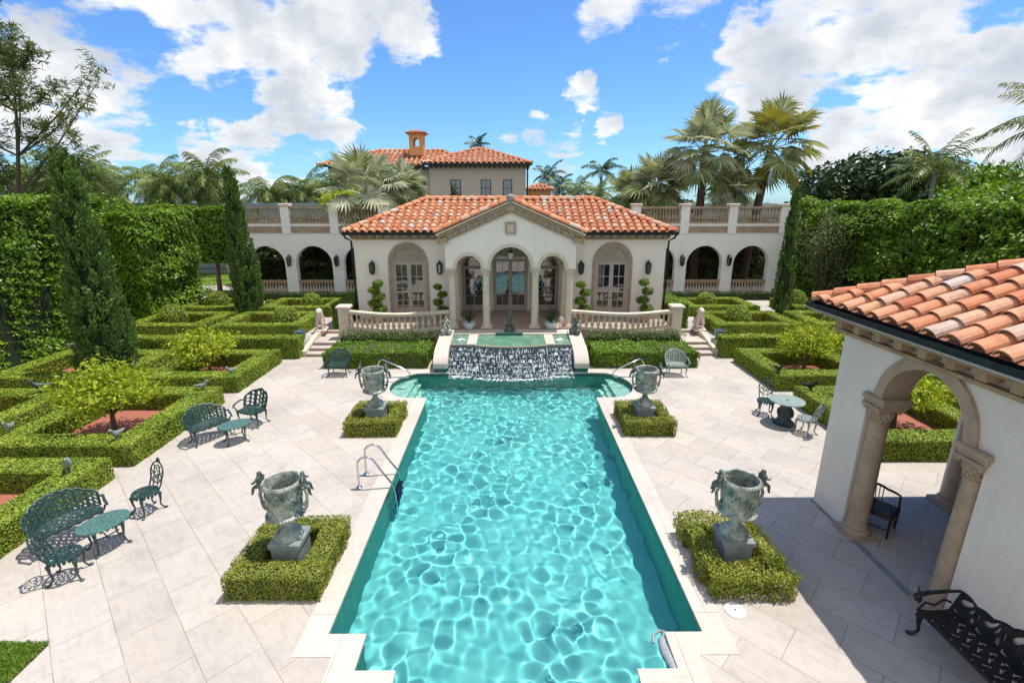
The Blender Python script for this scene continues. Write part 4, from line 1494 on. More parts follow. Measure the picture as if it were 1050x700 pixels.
# roofs
SL = .444
rake = math.atan(SL)
cs_, sn_ = math.cos(rake), math.sin(rake)
RX, RY = 7.35, 22.0           # eave half width and front eave
run = 3.2
rise = run * SL
ez = EZ + .12
rlen = run / cs_
roof = MB()
W2 = RX * 2
roof_slope(roof, (XA - RX, RY, ez), (1, 0, 0), (0, cs_, sn_), [(0, 0), (W2, 0), (W2 - run, rlen), (run, rlen)], .34, .36, seed=1)
roof_slope(roof, (XA + RX, RY + 2 * run, ez), (-1, 0, 0), (0, -cs_, sn_), [(0, 0), (W2, 0), (W2 - run, rlen), (run, rlen)], .34, .36, seed=2)
roof_slope(roof, (XA - RX, RY + 2 * run, ez), (0, -1, 0), (cs_, 0, sn_), [(0, 0), (2 * run, 0), (run, rlen)], .34, .36, seed=3)
roof_slope(roof, (XA + RX, RY, ez), (0, 1, 0), (-cs_, 0, sn_), [(0, 0), (2 * run, 0), (run, rlen)], .34, .36, seed=4)
for s in (-1, 1):
    ridge_tiles(roof, (XA + s * RX, RY, ez), (XA + s * (RX - run), RY + run, ez + rise), seed=5)
    ridge_tiles(roof, (XA + s * RX, RY + 2 * run, ez), (XA + s * (RX - run), RY + run, ez + rise), seed=6)
ridge_tiles(roof, (XA - RX + run, RY + run, ez + rise), (XA + RX - run, RY + run, ez + rise), seed=7)
roof.build("roof", [M['tile'], M['pan']], PH, fix=False)
# gable roof over the porch
gr = MB()
GX_, gz = 3.02, 4.80
gs = 1.30 / GX_
gc, gsn = math.cos(math.atan(gs)), math.sin(math.atan(gs))
gl = GX_ / gc
for s in (-1, 1):
    y0 = YP - .34
    poly = [(0, 0), (RY + .25 - y0, 0), (RY + run + .1 - y0, gl), (0, gl)]
    if s < 0:
        roof_slope(gr, (XA - GX_, y0, gz), (0, 1, 0), (gc, 0, gsn), poly, .34, .36, seed=11)
    else:
        roof_slope(gr, (XA + GX_, y0, gz), (0, 1, 0), (-gc, 0, gsn), poly, .34, .36, seed=12)
    ridge_tiles(gr, (XA + s * (GX_ + .02), y0 + .02, gz + .02), (XA, y0 + .02, gz + 1.30), .15, .40, seed=13, lift=.05)
ridge_tiles(gr, (XA, YP - .34, gz + 1.30), (XA, RY + run, gz + 1.31), .15, .42, seed=14, lift=.07)
gr.build("gable_roof", [M['tile'], M['pan']], PH, fix=False)
MB().lathe([(.02, -.14), (.16, -.10), (.18, 0), (.16, .10), (.02, .14)], (0, 0, 0), 12).V
fin = MB().sphere((XA, YP - .37, gz + 1.36), .19, 12, 8, (1, .6, .95))
fin.build("ridge_end_cap", M['plinth'], PH, True)
# cornices and gutters
cor = MB()
for s in (-1, 1):
    a, b = XA + s * 2.75, XA + s * 7.1
    x0, x1 = min(a, b), max(a, b)
    cor.box((x0, YW - .10, EZ - .20), (x1, YW - .002, EZ - .13))
    cor.box((x0, YW - .24, EZ + .04), (x1, YW - .002, EZ + .1))
    brackets(cor, (x0, YW - .002, EZ + .04), (x1, YW - .002, EZ + .04), 11, .19, .16, .13, (0, -1, 0))
    # raking cornice
    for q in range(2):
        off, dep, th = ((.0, .24, .07), (-.28, .09, .07))[q]
        n0 = Vector((-s * gs, 0, 1)).normalized() if False else None
        p0 = (XA + s * 2.95, gz - .09 + off)
        p1 = (XA, gz - .09 + off + 2.95 * gs)
        cor.prism([p0, p1, (p1[0], p1[1] - th), (p0[0], p0[1] - th)], FX, YP - .16 - dep, YP - .157)
    brackets(cor, (XA + s * 2.85, YP - .158, gz - .10), (XA + s * .12, YP - .158, gz - .10 + 2.73 * gs), 10, .17, .17, .13, (0, -1, 0))
    cor.box((XA + s * 2.55, YP - .36, gz - .36), (XA + s * 3.0, YP - .157, gz - .17))
    cor.box((XA + s * 7.052, YW, EZ - .13), (XA + s * 7.2, 28.4, EZ + .06))
cor.build("cornice", M['cornice'], PH)
for s in (-1, 1):
    gt = MB()
    a, b = sorted((XA + s * 3.05, XA + s * (RX + .06)))
    gt.prism([(RY - .14, ez - .10), (RY - .02, ez - .12), (RY + .0, ez - .02), (RY + .0, ez + .02), (RY - .15, ez + .02)], FY, a, b)
    gt.box((XA + s * (RX - .02), RY - .01, ez - .11), (XA + s * (RX + .1), RY + 2 * run, ez + .015))
    gt.tube([(XA + s * (RX - .02), RY - .08, ez - .05), (XA + s * (RX - .02), RY - .04, ez - .1), (XA + s * (RX - .06), RY - .02, ez - .22), (XA + s * 7.12, YW - .05, ez - .38), (XA + s * 7.12, YW - .05, UZ)], .045, 8)
    gt.build("gutter", M['gutter'], PH)
# white edge board on the rakes
eb = MB()
for s in (-1, 1):
    p0, p1 = (XA + s * 3.02, gz - .005), (XA, gz + 1.295)
    eb.prism([p0, p1, (p1[0], p1[1] - .085), (p0[0], p0[1] - .085)], FX, YP - .42, YP - .395)
eb.build("rake_board", M['stone'], PH)
# lanterns
for s in (-1, 1):
    sd = "left" if s < 0 else "right"
    sconce(XA + s * 6.24, YW, 3.25, f"black wall lantern at the outer corner of the pool house's {sd} wing", "wall lanterns of the pool house", 1.15)
    sconce(XA + s * 3.2, YW, 3.25, f"black wall lantern between the porch and the {sd} wing's arched door", "wall lanterns of the pool house", 1.15)
pd_ = thing("hanging_lantern", "milky glass lantern hanging in the porch's central arch", "lantern", (XA, YP + .6, 3.7))
MB().tube([(XA, YP + .6, 4.35), (XA, YP + .6, 4.05)], .012, 5).build("chain", M['iron'], pd_)
hl = MB().lathe([(.02, 4.08), (.13, 3.98), (.14, 3.96), (.02, 4.0)], (XA, YP + .6, 0), 8)
hl.lathe([(.02, 3.62), (.07, 3.63), (.08, 3.68)], (XA, YP + .6, 0), 8)
hl.build("cap", M['iron'], pd_)
MB().lathe([(.13, 3.96), (.12, 3.82), (.075, 3.68)], (XA, YP + .6, 0), 8).build("globe", M['lamp'], pd_, True)

# ------------------------------------------------------------------ terrace balustrades
bmesh_t = baluster_mesh("baluster", .56, M['stone'], .95)
for s in (-1, 1):
    sd = "left" if s < 0 else "right"
    bt = thing("balustrade", f"bowed cream stone balustrade on the terrace {sd} of the cascade, ending in a square pier", "balustrade", (XA + s * 4.9, 20.3, TZ))
    N_ = 20
    fr, rb = [], []
    line = [(XA + s * (6.98 - (6.98 - 2.62) * i / N_), bow(i / N_)) for i in range(N_ + 1)]

    def strip(w):
        return [(x, y - w) for x, y in line] + [(x, y + w) for x, y in reversed(line)]
    MB().prism(strip(.13), FZ, TZ + .0, TZ + .09).build("base_rail", M['stone'], bt)
    rl = MB().prism(strip(.115), FZ, TZ + .65, TZ + .70)
    rl.prism(strip(.15), FZ, TZ + .70, TZ + .78)
    rl.build("hand_rail", M['stone'], bt)
    for i in range(18):
        t = (i + .8) / 18.4
        o = link_mesh("baluster", bmesh_t, bt)
        o.location = (XA + s * (6.98 - (6.98 - 2.62) * t) - bt.location.x, bow(t) - bt.location.y, .09)
    pr = MB()
    px = XA + s * 7.12
    pr.bev((px - .22, 20.28, UZ - .4), (px + .22, 20.72, 1.70), .01)
    pr.box((px - .25, 20.25, .2), (px + .25, 20.75, .62))
    pr.build("pier", M['stone'], bt)
    MB().bev((px - .29, 20.21, 1.70), (px + .29, 20.79, 1.80), .03).build("pier_cap", M['pinkstone'], bt)

# =================================================================== ARCADES
bal_up = baluster_mesh("baluster", .74, M['brownstone'], 1.05)
bal_lo = baluster_mesh("baluster", .68, M['stone'], 1.0)
YA = 29.8
for s in (-1, 1):
    sd = "left" if s < 0 else "right"
    AR = thing("arcade", f"long white arcade with a balustraded roof terrace {sd} of the pool house", "arcade", (XA + s * 11.8, YA, UZ))
    a, b = sorted((XA + s * 7.15, XA + s * 16.65))
    cs3 = [XA + s * d for d in (9.0, 11.85, 14.7)]
    cs3.sort()
    wl = MB().prism(arch_outline(a, b, UZ, [(b, 4.80), (a, 4.80)], [(c, 1.09, 2.42) for c in cs3], 20), FX, YA, YA + .42)
    wl.box((a, YA + .421, 4.20), (b, YA + 3.8, 4.55))
    wl.build("wall", M['arcstucco'], AR)
    for d in (7.5, 10.42, 13.27, 16.35):
        x = XA + s * d
        w = .25
        pr = MB().box((x - w, YA - .05, 4.22), (x + w, YA + .36, 5.82))
        pr.build("pier", M['arcstucco'], AR)
        MB().bev((x - w - .07, YA - .12, 5.82), (x + w + .07, YA + .43, 5.96), .03).build("pier_cap", M['pinkstone'], AR)
    bays = [(7.75, 10.17), (10.67, 13.02), (13.52, 16.1)]
    for d0, d1 in bays:
        x0, x1 = sorted((XA + s * d0, XA + s * d1))
        MB().box((x0 - .02, YA - .045, 4.28), (x1 + .02, YA - .002, 4.66)).build("panel", M['brownstone'], AR)
        rl = MB().box((x0, YA + .02, 4.801), (x1, YA + .28, 4.93))
        rl.box((x0, YA + .0, 5.66), (x1, YA + .30, 5.79))
        rl.build("rail", M['brownstone'], AR)
        nb = 13
        for i in range(nb):
            o = link_mesh("baluster", bal_up, AR)
            o.location = (x0 + (x1 - x0) * (i + .5) / nb - AR.location.x, .15, 4.93 - UZ)
    for c in cs3:
        rl = MB().box((c - 1.085, YA + .1, UZ), (c + 1.085, YA + .3, UZ + .12))
        rl.box((c - 1.085, YA + .07, UZ + .80), (c + 1.085, YA + .33, UZ + .95))
        rl.build("rail", M['cornice'], AR)
        nb = 12
        for i in range(nb):
            o = link_mesh("baluster", bal_lo, AR)
            o.location = (c - 1.085 + 2.17 * (i + .5) / nb - AR.location.x, .2, .12)
    for k, d in enumerate((10.42, 13.27)):
        sconce(XA + s * d, YA, 2.72, f"black wall lantern on the {sd} arcade, on the pier {'nearer to' if k == 0 else 'farther from'} the pool house", "wall lanterns of the arcades", 1.25)

# =================================================================== MAIN HOUSE BEHIND
MH = thing("main_house", "two storey grey beige villa with terracotta hip roofs behind the pool house", "house", (-6, 48, 0))
mw = MB()
mw.box((-6.85, 45.0, .2), (1.55, 56, 9.2))
mw.box((-16.2, 46.6, .2), (-6.849, 56, 9.15))
mw.build("wall", M['greystucco'], MH)
msl = .40
mc, ms = math.cos(math.atan(msl)), math.sin(math.atan(msl))


def hip_roof(mb, x0, x1, y0, y1, z, sl, pitch, seed=0, sides='FBLR'):
    c, s = math.cos(math.atan(sl)), math.sin(math.atan(sl))
    w, d = x1 - x0, y1 - y0
    run_ = min(w, d) / 2
    L = run_ / c
    zr = z + run_ * sl
    if 'F' in sides:
        roof_slope(mb, (x0, y0, z), (1, 0, 0), (0, c, s), [(0, 0), (w, 0), (w - run_, L), (run_, L)], pitch, pitch * 1.05, seed=seed + 1)
    if 'B' in sides:
        roof_slope(mb, (x1, y1, z), (-1, 0, 0), (0, -c, s), [(0, 0), (w, 0), (w - run_, L), (run_, L)], pitch, pitch * 1.05, seed=seed + 2)
    if 'L' in sides:
        roof_slope(mb, (x0, y1, z), (0, -1, 0), (c, 0, s), [(0, 0), (d, 0), (d - run_, L), (run_, L)], pitch, pitch * 1.05, seed=seed + 3)
    if 'R' in sides:
        roof_slope(mb, (x1, y0, z), (0, 1, 0), (-c, 0, s), [(0, 0), (d, 0), (d - run_, L), (run_, L)], pitch, pitch * 1.05, seed=seed + 4)
    rs = pitch * .38
    if w >= d:
        A, B = (x0 + run_, y0 + run_, zr), (x1 - run_, y0 + run_, zr)
        cor_ = [((x0, y0, z), A), ((x0, y1, z), A), ((x1, y0, z), B), ((x1, y1, z), B)]
    else:
        A, B = (x0 + run_, y0 + run_, zr), (x0 + run_, y1 - run_, zr)
        cor_ = [((x0, y0, z), A), ((x1, y0, z), A), ((x0, y1, z), B), ((x1, y1, z), B)]
    for i, (p, q) in enumerate(cor_):
        ridge_tiles(mb, p, q, rs, pitch, seed + i)
    if (Vector(A) - Vector(B)).length > .2:
        ridge_tiles(mb, A, B, rs, pitch, seed + 9)


mr = MB()
hip_roof(mr, -7.35, 2.05, 44.4, 53.0, 9.25, .36, .46, 40, 'FLR')
hip_roof(mr, -16.9, -2.0, 46.0, 55.0, 9.2, .36, .46, 50, 'FL')
mr.build("roof", [M['tile'], M['pan']], MH, fix=False)
mg = MB()
mg.box((-7.4, 44.3, 9.10), (2.1, 44.5, 9.26))
mg.tube([(1.7, 44.4, 9.15), (1.7, 44.9, 8.9), (1.7, 44.9, 1)], .07, 6)
mg.build("gutter", M['gutter'], MH)
MB().box((-16.95, 45.9, 9.05), (-7.41, 46.1, 9.21)).build("gutter", M['gutter'], MH)
mk = MB()
brackets(mk, (-6.9, 44.99, 9.08), (1.6, 44.99, 9.08), 20, .4, .16, .16, (0, -1, 0))
brackets(mk, (-16.2, 46.59, 9.03), (-6.9, 46.59, 9.03), 20, .4, .16, .16, (0, -1, 0))
mk.build("rafter_ends", M['wood'], MH)
for (x0, x1, z0, z1, y, nv, nh) in ((-5.05, -4.15, 5.2, 7.95, 45.0, 2, 4), (-2.4, -1.5, 5.2, 7.95, 45.0, 2, 4), (-.45, .35, 6.5, 7.95, 45.0, 1, 2), (-8.4, -7.55, 5.8, 7.9, 46.6, 2, 3)):
    wf_ = MB()
    wf_.prism([(x0, z0), (x1, z0), (x1, z1), (x0, z1)], FX, y - .05, y - .002, holes=[[(x0 + .07, z0 + .07), (x1 - .07, z0 + .07), (x1 - .07, z1 - .07), (x0 + .07, z1 - .07)]])
    for i in range(1, nv):
        u = x0 + (x1 - x0) * i / nv
        wf_.box((u - .02, y - .04, z0 + .07), (u + .02, y - .006, z1 - .07))
    for j in range(1, nh):
        v = z0 + (z1 - z0) * j / nh
        wf_.box((x0 + .07, y - .037, v - .02), (x1 - .07, y - .009, v + .02))
    w_ = wf_.build("window", M['wood'], MH)
    MB().quad((x0 + .06, y - .012, z0 + .06), (x1 - .06, y - .012, z0 + .06), (x1 - .06, y - .012, z1 - .06), (x0 + .06, y - .012, z1 - .06)).build("pane", M['glass'], w_)
chm = MB()
chm.prism([(-9.1, 10.2), (-7.8, 10.2), (-7.8, 12.0), (-9.1, 12.0)], FX, 48.2, 49.3, holes=[[(-8.72, 11.0)] + [(-8.18, 11.0)] + arc(-8.45, 11.45, .27, 0, PI, 8)])
chm.box((-9.2, 48.1, 11.98), (-7.7, 49.4, 12.1))
c_ = chm.build("chimney", M['orange'], MH)
ct = MB()
hip_roof(ct, -9.35, -7.55, 47.95, 49.55, 12.1, .35, .26, 60)
ct.build("chimney_roof", [M['tile'], M['pan']], c_, fix=False)

OT = thing("ochre_annexe", "small ochre building with a tiled roof at the right end of the villa", "building", (3.0, 52, 0))
MB().box((1.9, 50, 0), (4.2, 54, 7.2)).build("wall", M['orange'], OT)
ot = MB()
hip_roof(ot, 1.6, 4.5, 49.6, 54.4, 7.2, .40, .4, 70)
ot.build("roof", [M['tile'], M['pan']], OT, fix=False)
ow = MB().prism([(2.5, 5.2), (3.6, 5.2), (3.6, 6.6), (2.5, 6.6)], FX, 49.95, 49.998)
ow.build("window", M['glass'], OT)

nw = MB().box((-36, 40, 0), (-11.5, 47, 5.75))
nw.box((-36.15, 39.85, 5.75), (-11.35, 47.15, 6.0))
props(nw.build("neighbour_building", M['greywall']), "long flat roofed blue grey building seen over the left hedge", "building")
nw = MB().box((8.5, 41, 0), (24, 46, 5.7))
nw.box((8.35, 40.85, 5.7), (24.15, 46.15, 5.95))
props(nw.build("neighbour_building", M['whitewall']), "flat white parapet building seen behind the right arcade's balustrade", "building")

# =================================================================== PAVILION AT THE RIGHT
PV = thing("pavilion", "cream stucco garden pavilion with arched openings and terracotta hip roof at the right", "pavilion", (8.7, 5.7, 0))
PX0, PX1, PY0, PY1, PZ = 6.4, 11.0, 2.4, 8.9, 3.95
pw_ = MB()
pw_.prism([(PY0, 0), (5.78, 0), (5.78, 2.63), (6.1, 2.63), (6.1, 2.78)] + arc(6.9, 2.78, .80, PI, 0, 22)[1:-1] + [(7.7, 2.78), (7.7, 2.63), (8.02, 2.63), (8.02, 0), (PY1, 0), (PY1, PZ), (PY0, PZ)], FY, PX0, PX0 + .36)
pw_.prism(arch_outline(PX0 + .361, PX1, .0, [(PX1, PZ), (PX0 + .361, PZ)], [(8.0, 1.02, 2.78)], 22), FX, PY1 - .36, PY1)
pw_.box((PX1 - .3, PY0, 0), (PX1, PY1 - .361, PZ))
pw_.box((PX0 + .361, PY0, 0), (PX1 - .301, PY0 + .3, PZ))
pw_.build("wall", M['pavstucco'], PV)
MB().box((PX0 + .36, PY0 + .3, PZ - .12), (PX1 - .3, PY1 - .36, PZ - .02)).build("ceiling", M['wood'], PV)
at = MB()
at.prism(archivolt(6.9, 2.781, .765, .19, None, 22), FY, PX0 - .06, PX0 + .42)
at.build("arch_trim", M['tanstone'], PV, True)
at = MB()
at.prism(archivolt(8.0, 2.781, .99, .17, None, 22), FX, PY1 - .42, PY1 + .06)
at.build("arch_trim", M['tanstone'], PV, True)
for y in (6.9 - .93, 6.9 + .93):
    ipx = MB()
    ipx.bev((PX0 - .10, y - .27, 2.70), (PX0 + .43, y + .24, 2.79), .02)
    ipx.bev((PX0 - .06, y - .24, 2.625), (PX0 + .41, y + .22, 2.705), .015)
    ipx.build("impost", M['tanstone'], PV)
column(PV, PX0 + .13, 6.9 + .93, 0.004, 2.62, .168, M['tanstone'])
column(PV, PX0 + .13, 6.9 - .93, 0.004, 2.62, .168, M['tanstone'])
column(PV, 8.0 + 1.13, PY1 - .2, 0.004, 2.74, .19, M['tanstone'])
column(PV, 8.0 - 1.05, PY1 - .2, 0.004, 2.74, .19, M['tanstone'])
fs = MB().box((PX0 - .07, 2.4, .001), (PX0 + .04, PY1, .010))
fs.build("threshold_strip", M['plinth'], PV)
pr = MB()
EX0, EX1, EY0, EY1, PEZ = 5.98, 11.42, 1.98, 9.3, 4.17
hip_roof(pr, EX0, EX1, EY0, EY1, PEZ, .46, .36, 80)
pr.build("roof", [M['tile'], M['pan']], PV, fix=False)
pg = MB()
pg.prism([(EX0 - .12, PEZ - .02), (EX0 - .11, PEZ - .11), (EX0 - .02, PEZ - .13), (EX0 + .05, PEZ - .12), (EX0 + .05, PEZ + .0), (EX0 + .03, PEZ + .0), (EX0 + .03, PEZ - .09), (EX0 - .09, PEZ - .09), (EX0 - .10, PEZ - .02)], FX, EY0 - .1, EY1 + .1)
pg.prism([(EY1 + .12, PEZ - .02), (EY1 + .11, PEZ - .11), (EY1 - .05, PEZ - .12), (EY1 - .05, PEZ + .0), (EY1 - .03, PEZ + .0), (EY1 - .03, PEZ - .09), (EY1 + .09, PEZ - .09), (EY1 + .10, PEZ - .02)], FY, EX0 - .1, EX1 + .1)
pg.build("gutter", M['gutter'], PV)
MB().box((EX0 - .135, EY0 - .12, PEZ - .135), (EX0 - .121, EY1 + .13, PEZ - .115)).build("gutter_bead", M['silver'], PV)
pc = MB()
pc.box((PX0 - .14, PY0, PZ - .30), (PX0 - .002, PY1 + .14, PZ - .24))
pc.box((PX0 - .30, PY0 - .1, PZ - .04), (PX0 - .002, PY1 + .30, PZ + .03))
pc.box((EX0 - .03, EY0, PZ + .03), (PX0 + .1, EY1, PZ + .10))
pc.box((PX0 + .12, PY1 + .002, PZ - .30), (PX1, PY1 + .14, PZ - .24))
pc.box((PX0 + .12, PY1 + .002, PZ - .04), (PX1, PY1 + .28, PZ + .10))
brackets(pc, (PX0 - .002, PY0, PZ - .04), (PX0 - .002, PY1 + .1, PZ - .04), 14, .25, .14, .15, (-1, 0, 0))
pc.build("cornice", M['cornice'], PV)


# =================================================================== GARDEN BEDS
def sx(s, d0, d1):
    return sorted((XA + s * d0, XA + s * d1))


def mulch_sheet(x0, x1, y0, y1, z):
    MULCH.quad((x0, y0, z), (x1, y0, z), (x1, y1, z), (x0, y1, z))


MULCH = MB()
HH = .55
BEDS = [
    # side, dx0, dx1, y0, y1, base, height, label
    (-1, 9.0, 12.5, 5.75, 9.85, 0, HH, "square box hedge nearest the camera on the left, behind the big settee"),
    (-1, 8.95, 12.5, 10.37, 14.2, 0, HH, "box hedge square around the leaning yellow green tree with red mulch, second on the left"),
    (-1, 8.95, 12.15, 15.02, 18.2, 0, HH, "box hedge square around the far yellow green tree, left below the garden steps"),
    (-1, 13.25, 17.2, 10.4, 14.1, 0, HH, "box hedge square at the left picture edge with the teal bird on it"),
    (-1, 12.95, 17.2, 15.0, 18.2, 0, HH, "box hedge square behind the foot of the big left cypress"),
    (-1, 9.0, 12.7, 20.2, 23.0, UZ, .52, "box hedge frame with one ball, left beside the landing of the left steps"),
    (-1, 13.2, 16.6, 20.2, 23.0, UZ, .52, "box hedge frame with one ball under the left ficus wall"),
    (-1, 9.0, 12.6, 24.0, 26.6, UZ, .50, "box hedge frame with one ball in front of the left arcade, near the pool house"),
    (-1, 14.0, 16.8, 24.0, 26.6, UZ, .50, "box hedge frame with one ball beyond the slim left cypress"),
    (1, 8.75, 12.3, 10.45, 14.1, 0, HH, "box hedge square framed by the pavilion arch, beside the round table"),
    (1, 8.75, 12.3, 15.02, 18.2, 0, HH, "box hedge square around the bright green round tree on the right"),
    (1, 12.95, 17.0, 15.0, 18.2, 0, HH, "box hedge square right of the bright green round tree, partly behind the pavilion"),
    (1, 13.2, 17.0, 10.45, 14.1, 0, HH, "box hedge square farthest back in the view through the pavilion arch"),
    (1, 8.9, 12.6, 20.2, 23.0, UZ, .52, "box hedge frame with one ball, right beside the landing of the right steps"),
    (1, 13.2, 16.6, 20.2, 23.0, UZ, .52, "box hedge frame with one ball just above the pavilion's gutter corner"),
    (1, 9.0, 12.6, 24.0, 26.6, UZ, .50, "box hedge frame with one ball in front of the right arcade, near the pool house"),
    (1, 14.4, 17.0, 24.0, 26.6, UZ, .50, "box hedge frame with one ball beyond the ivy clad cypress"),
]
for s, d0, d1, y0, y1, z, h, lab in BEDS:
    x0, x1 = sx(s, d0, d1)
    dist = math.hypot((x0 + x1) / 2, (y0 + y1) / 2)
    L = .026 + .0014 * dist
    dens = 1.25 / (L * L * .62 * .5)
    w = .65 if z == 0 else .55
    hedge_thing("box_hedge", lab, ring_boxes(x0, x1, y0, y1, z, z + h, w), dens, L, "square box hedge frames of the parterre", 'box', 'hedge', L * .62, .014)
    mulch_sheet(x0 + w * .5, x1 - w * .5, y0 + w * .5, y1 - w * .5, z + .05)
props(MULCH.build("bark_mulch", M['mulch'], None, fix=False), kind='stuff')

for s in (-1, 1):
    sd = "left" if s < 0 else "right"
    x0, x1 = sx(s, 8.45, 17.0)
    hedge_thing("box_hedge", f"straight {sd} box hedge hiding the step up to the upper garden", [((x0, 18.62, 0), (x1, 19.22, .86))], 1100, .064, None, 'box', 'hedge', .042, .03)
    x0, x1 = sx(s, 8.0, 17.2)
    hedge_thing("low_hedge", f"dark low hedge along the foot of the {sd} arcade", [((x0, 28.2, UZ), (x1, 28.9, .90))], 520, .085, None, 'dark', 'hedge', .05, .04)
    x0, x1 = sx(s, 7.25, 8.1)
    hedge_thing("box_hedge", f"tall box hedge along the {sd} side wall of the pool house", [((x0, 21.6, UZ), (x1, 27.3, 1.62))], 700, .075, None, 'ficus', 'hedge', .046, .05)
    x0, x1 = sx(s, 3.12, 7.05)
    hedge_thing("broad_hedge", f"broad bright box hedge below the {sd} terrace balustrade", [((x0, 17.42, 0), (x1, 19.05, .62))], 1000, .075, None, 'ficus', 'hedge', .05, .075)
    mb = MB()
    mb.cur = 1
    mb.box((x0 + .1, 19.2, 0), (x1 - .1, 19.55, .7))
    mb.cur = 0
    for k in range(11):
        cx = x0 + .25 + (x1 - x0 - .5) * k / 10
        blob_leaves(mb, (cx, 19.32 + .06 * (-1) ** k, .72), .33, 260, .085, .05, (1.1, .8, .9), seed=k + 50 * (s + 2), shell=.6, lump=.25)
    mb.V = [v - np.array(((x0 + x1) / 2, 19.3, 0)) for v in mb.V]
    o = mb.build("shrub_row", [M['shrub'], M['boxcore']], None, fix=False)
    o.location = ((x0 + x1) / 2, 19.3, 0)
    props(o, f"loose grey green shrubs against the {sd} terrace wall, behind the broad hedge", "shrub")

BALLS = [(-1, 10.05, 21.35, .58, "box ball just left of the statue by the left garden steps"),
         (-1, 15.2, 21.5, .60, "large box ball in front of the left ficus wall, left of the slim cypress"),
         (-1, 10.35, 25.1, .54, "box ball in front of the left arcade, right of the slim cypress"),
         (-1, 15.3, 25.2, .58, "box ball beyond the left ficus wall's end, left of the slim cypress"),
         (-1, 12.6, 25.3, .34, "small box ball hugging the foot of the slim left cypress"),
         (1, 10.25, 21.35, .58, "box ball just right of the statue by the right garden steps"),
         (1, 14.6, 21.3, .46, "box ball peeping out above the pavilion's gutter corner"),
         (1, 10.3, 25.1, .54, "box ball in front of the right arcade, near the pool house"),
         (1, 15.0, 25.2, .60, "box ball right of the ivy clad cypress")]
for s, dx, y, r, lab in BALLS:
    topiary_ball(XA + s * dx, y, UZ, r, lab, int(3600 * r * r * 1.6), .068)

small_tree(-10.55, 12.0, 0, "leaning yellow green tree over red mulch in the second hedge square on the left", 1.75, 1.25, 3400, 'bright', .125, 3, squash=.55)
small_tree(-10.75, 16.75, 0, "yellow green tree in the far left hedge square below the garden steps", 1.45, 1.15, 2600, 'bright', .125, 5, squash=.55)
small_tree(10.75, 16.7, 0, "bright green dense round tree in the right hedge square", 1.62, 1.25, 3600, 'bright', .12, 7, squash=.62)
small_tree(10.6, 12.2, 0, "bright green tree seen through the pavilion arch", 1.5, 1.2, 3200, 'bright', .12, 9, squash=.58)

cypress(-13.75, 16.1, 0, 7.6, .86, "tall wide dark cypress in the left garden, nearer of the two", 34000, .12, 3, .58, ntuft=680, ts=.85)
cypress(-12.95, 24.0, UZ, 7.15, .62, "slim dark cypress in front of the left arcade's end", 22000, .13, 8, .55, ntuft=460, ts=.8)
cypress(13.95, 24.4, UZ, 6.3, .36, "thin ivy clad cypress at the right arcade's end", 11000, .13, 12, .50, lean=(-.1, 0), ntuft=300, ts=.55)

# ficus walls
leaf_wall("ficus_hedge", "towering clipped ficus hedge along the left edge of the garden", -20.2, -17.9, 4, 22.6, 0, 6.25, [(0, 1), (2, 1), (1, 1), (1, -1)], 430, .155, seed=2, bulge=.34, clumps=30)
leaf_wall("ficus_hedge", "flat topped ficus hedge block behind the left cypress", -20.2, -16.5, 22.0, 26.3, 0, 5.6, [(0, 1), (2, 1), (1, 1), (1, -1)], 430, .155, seed=4, bulge=.30, clumps=12)
leaf_wall("ficus_hedge", "dark ficus hedge on bare stems at the left end of the arcade", -24, -16.7, 30.4, 32.4, 2.4, 5.7, [(1, -1), (2, 1), (0, 1)], 200, .22, seed=6, bulge=.4, mat='ficus')
leaf_wall("ficus_hedge", "towering clipped ficus hedge along the right edge of the garden", 18.1, 20.6, 4, 31, 0, 5.95, [(0, -1), (2, 1), (1, 1)], 380, .17, seed=9, bulge=.62, clumps=230)
for i, (x, y, h, lab) in enumerate(((-18.3, 30.8, 2.7, "left bare stem under the dark hedge beyond the left garden"), (-17.2, 30.9, 2.7, "right bare stem under the dark hedge beyond the left garden"))):
    t = MB().tube([(x, y, UZ), (x + .06, y, 1.6), (x + .15, y, h)], [.16, .13, .12], 8)
    props(t.build("tree_stem", M['bark'], None, True), lab, "tree")
# iron fence beyond
fnc = thing("iron_fence", "black iron railing in front of sunlit lawn beyond the left garden", "fence", (-20, 33.6, UZ))
fb = MB()
for z in (.55, 1.35):
    fb.box((-24, 33.58, z + .3), (-16, 33.62, z + .34))
for i in range(54):
    fb.tube([(-24 + i * .15, 33.6, UZ), (-24 + i * .15, 33.6, 1.85)], .012, 4)
fb.build("bars", M['iron'], fnc)
lwn = MB().quad((-40, 34, UZ + .02), (-14, 34, UZ + .02), (-14, 40, UZ + .02), (-40, 40, UZ + .02))
props(lwn.build("lawn_beyond", M['grass'], None, fix=False), kind='structure')
# dark planting seen through the arcades
for s in (-1, 1):
    sd = "left" if s < 0 else "right"
    x0, x1 = sx(s, 7.2, 18.3)
    leaf_wall("dark_planting", f"dark leafy planting seen through the arches of the {sd} arcade", x0, x1, 34.2, 36.2, 0, 4.6, [(1, -1), (2, 1), (0, -1), (0, 1)], 130, .30, seed=20 + s, bulge=.8, mat='shrub', clumps=40)
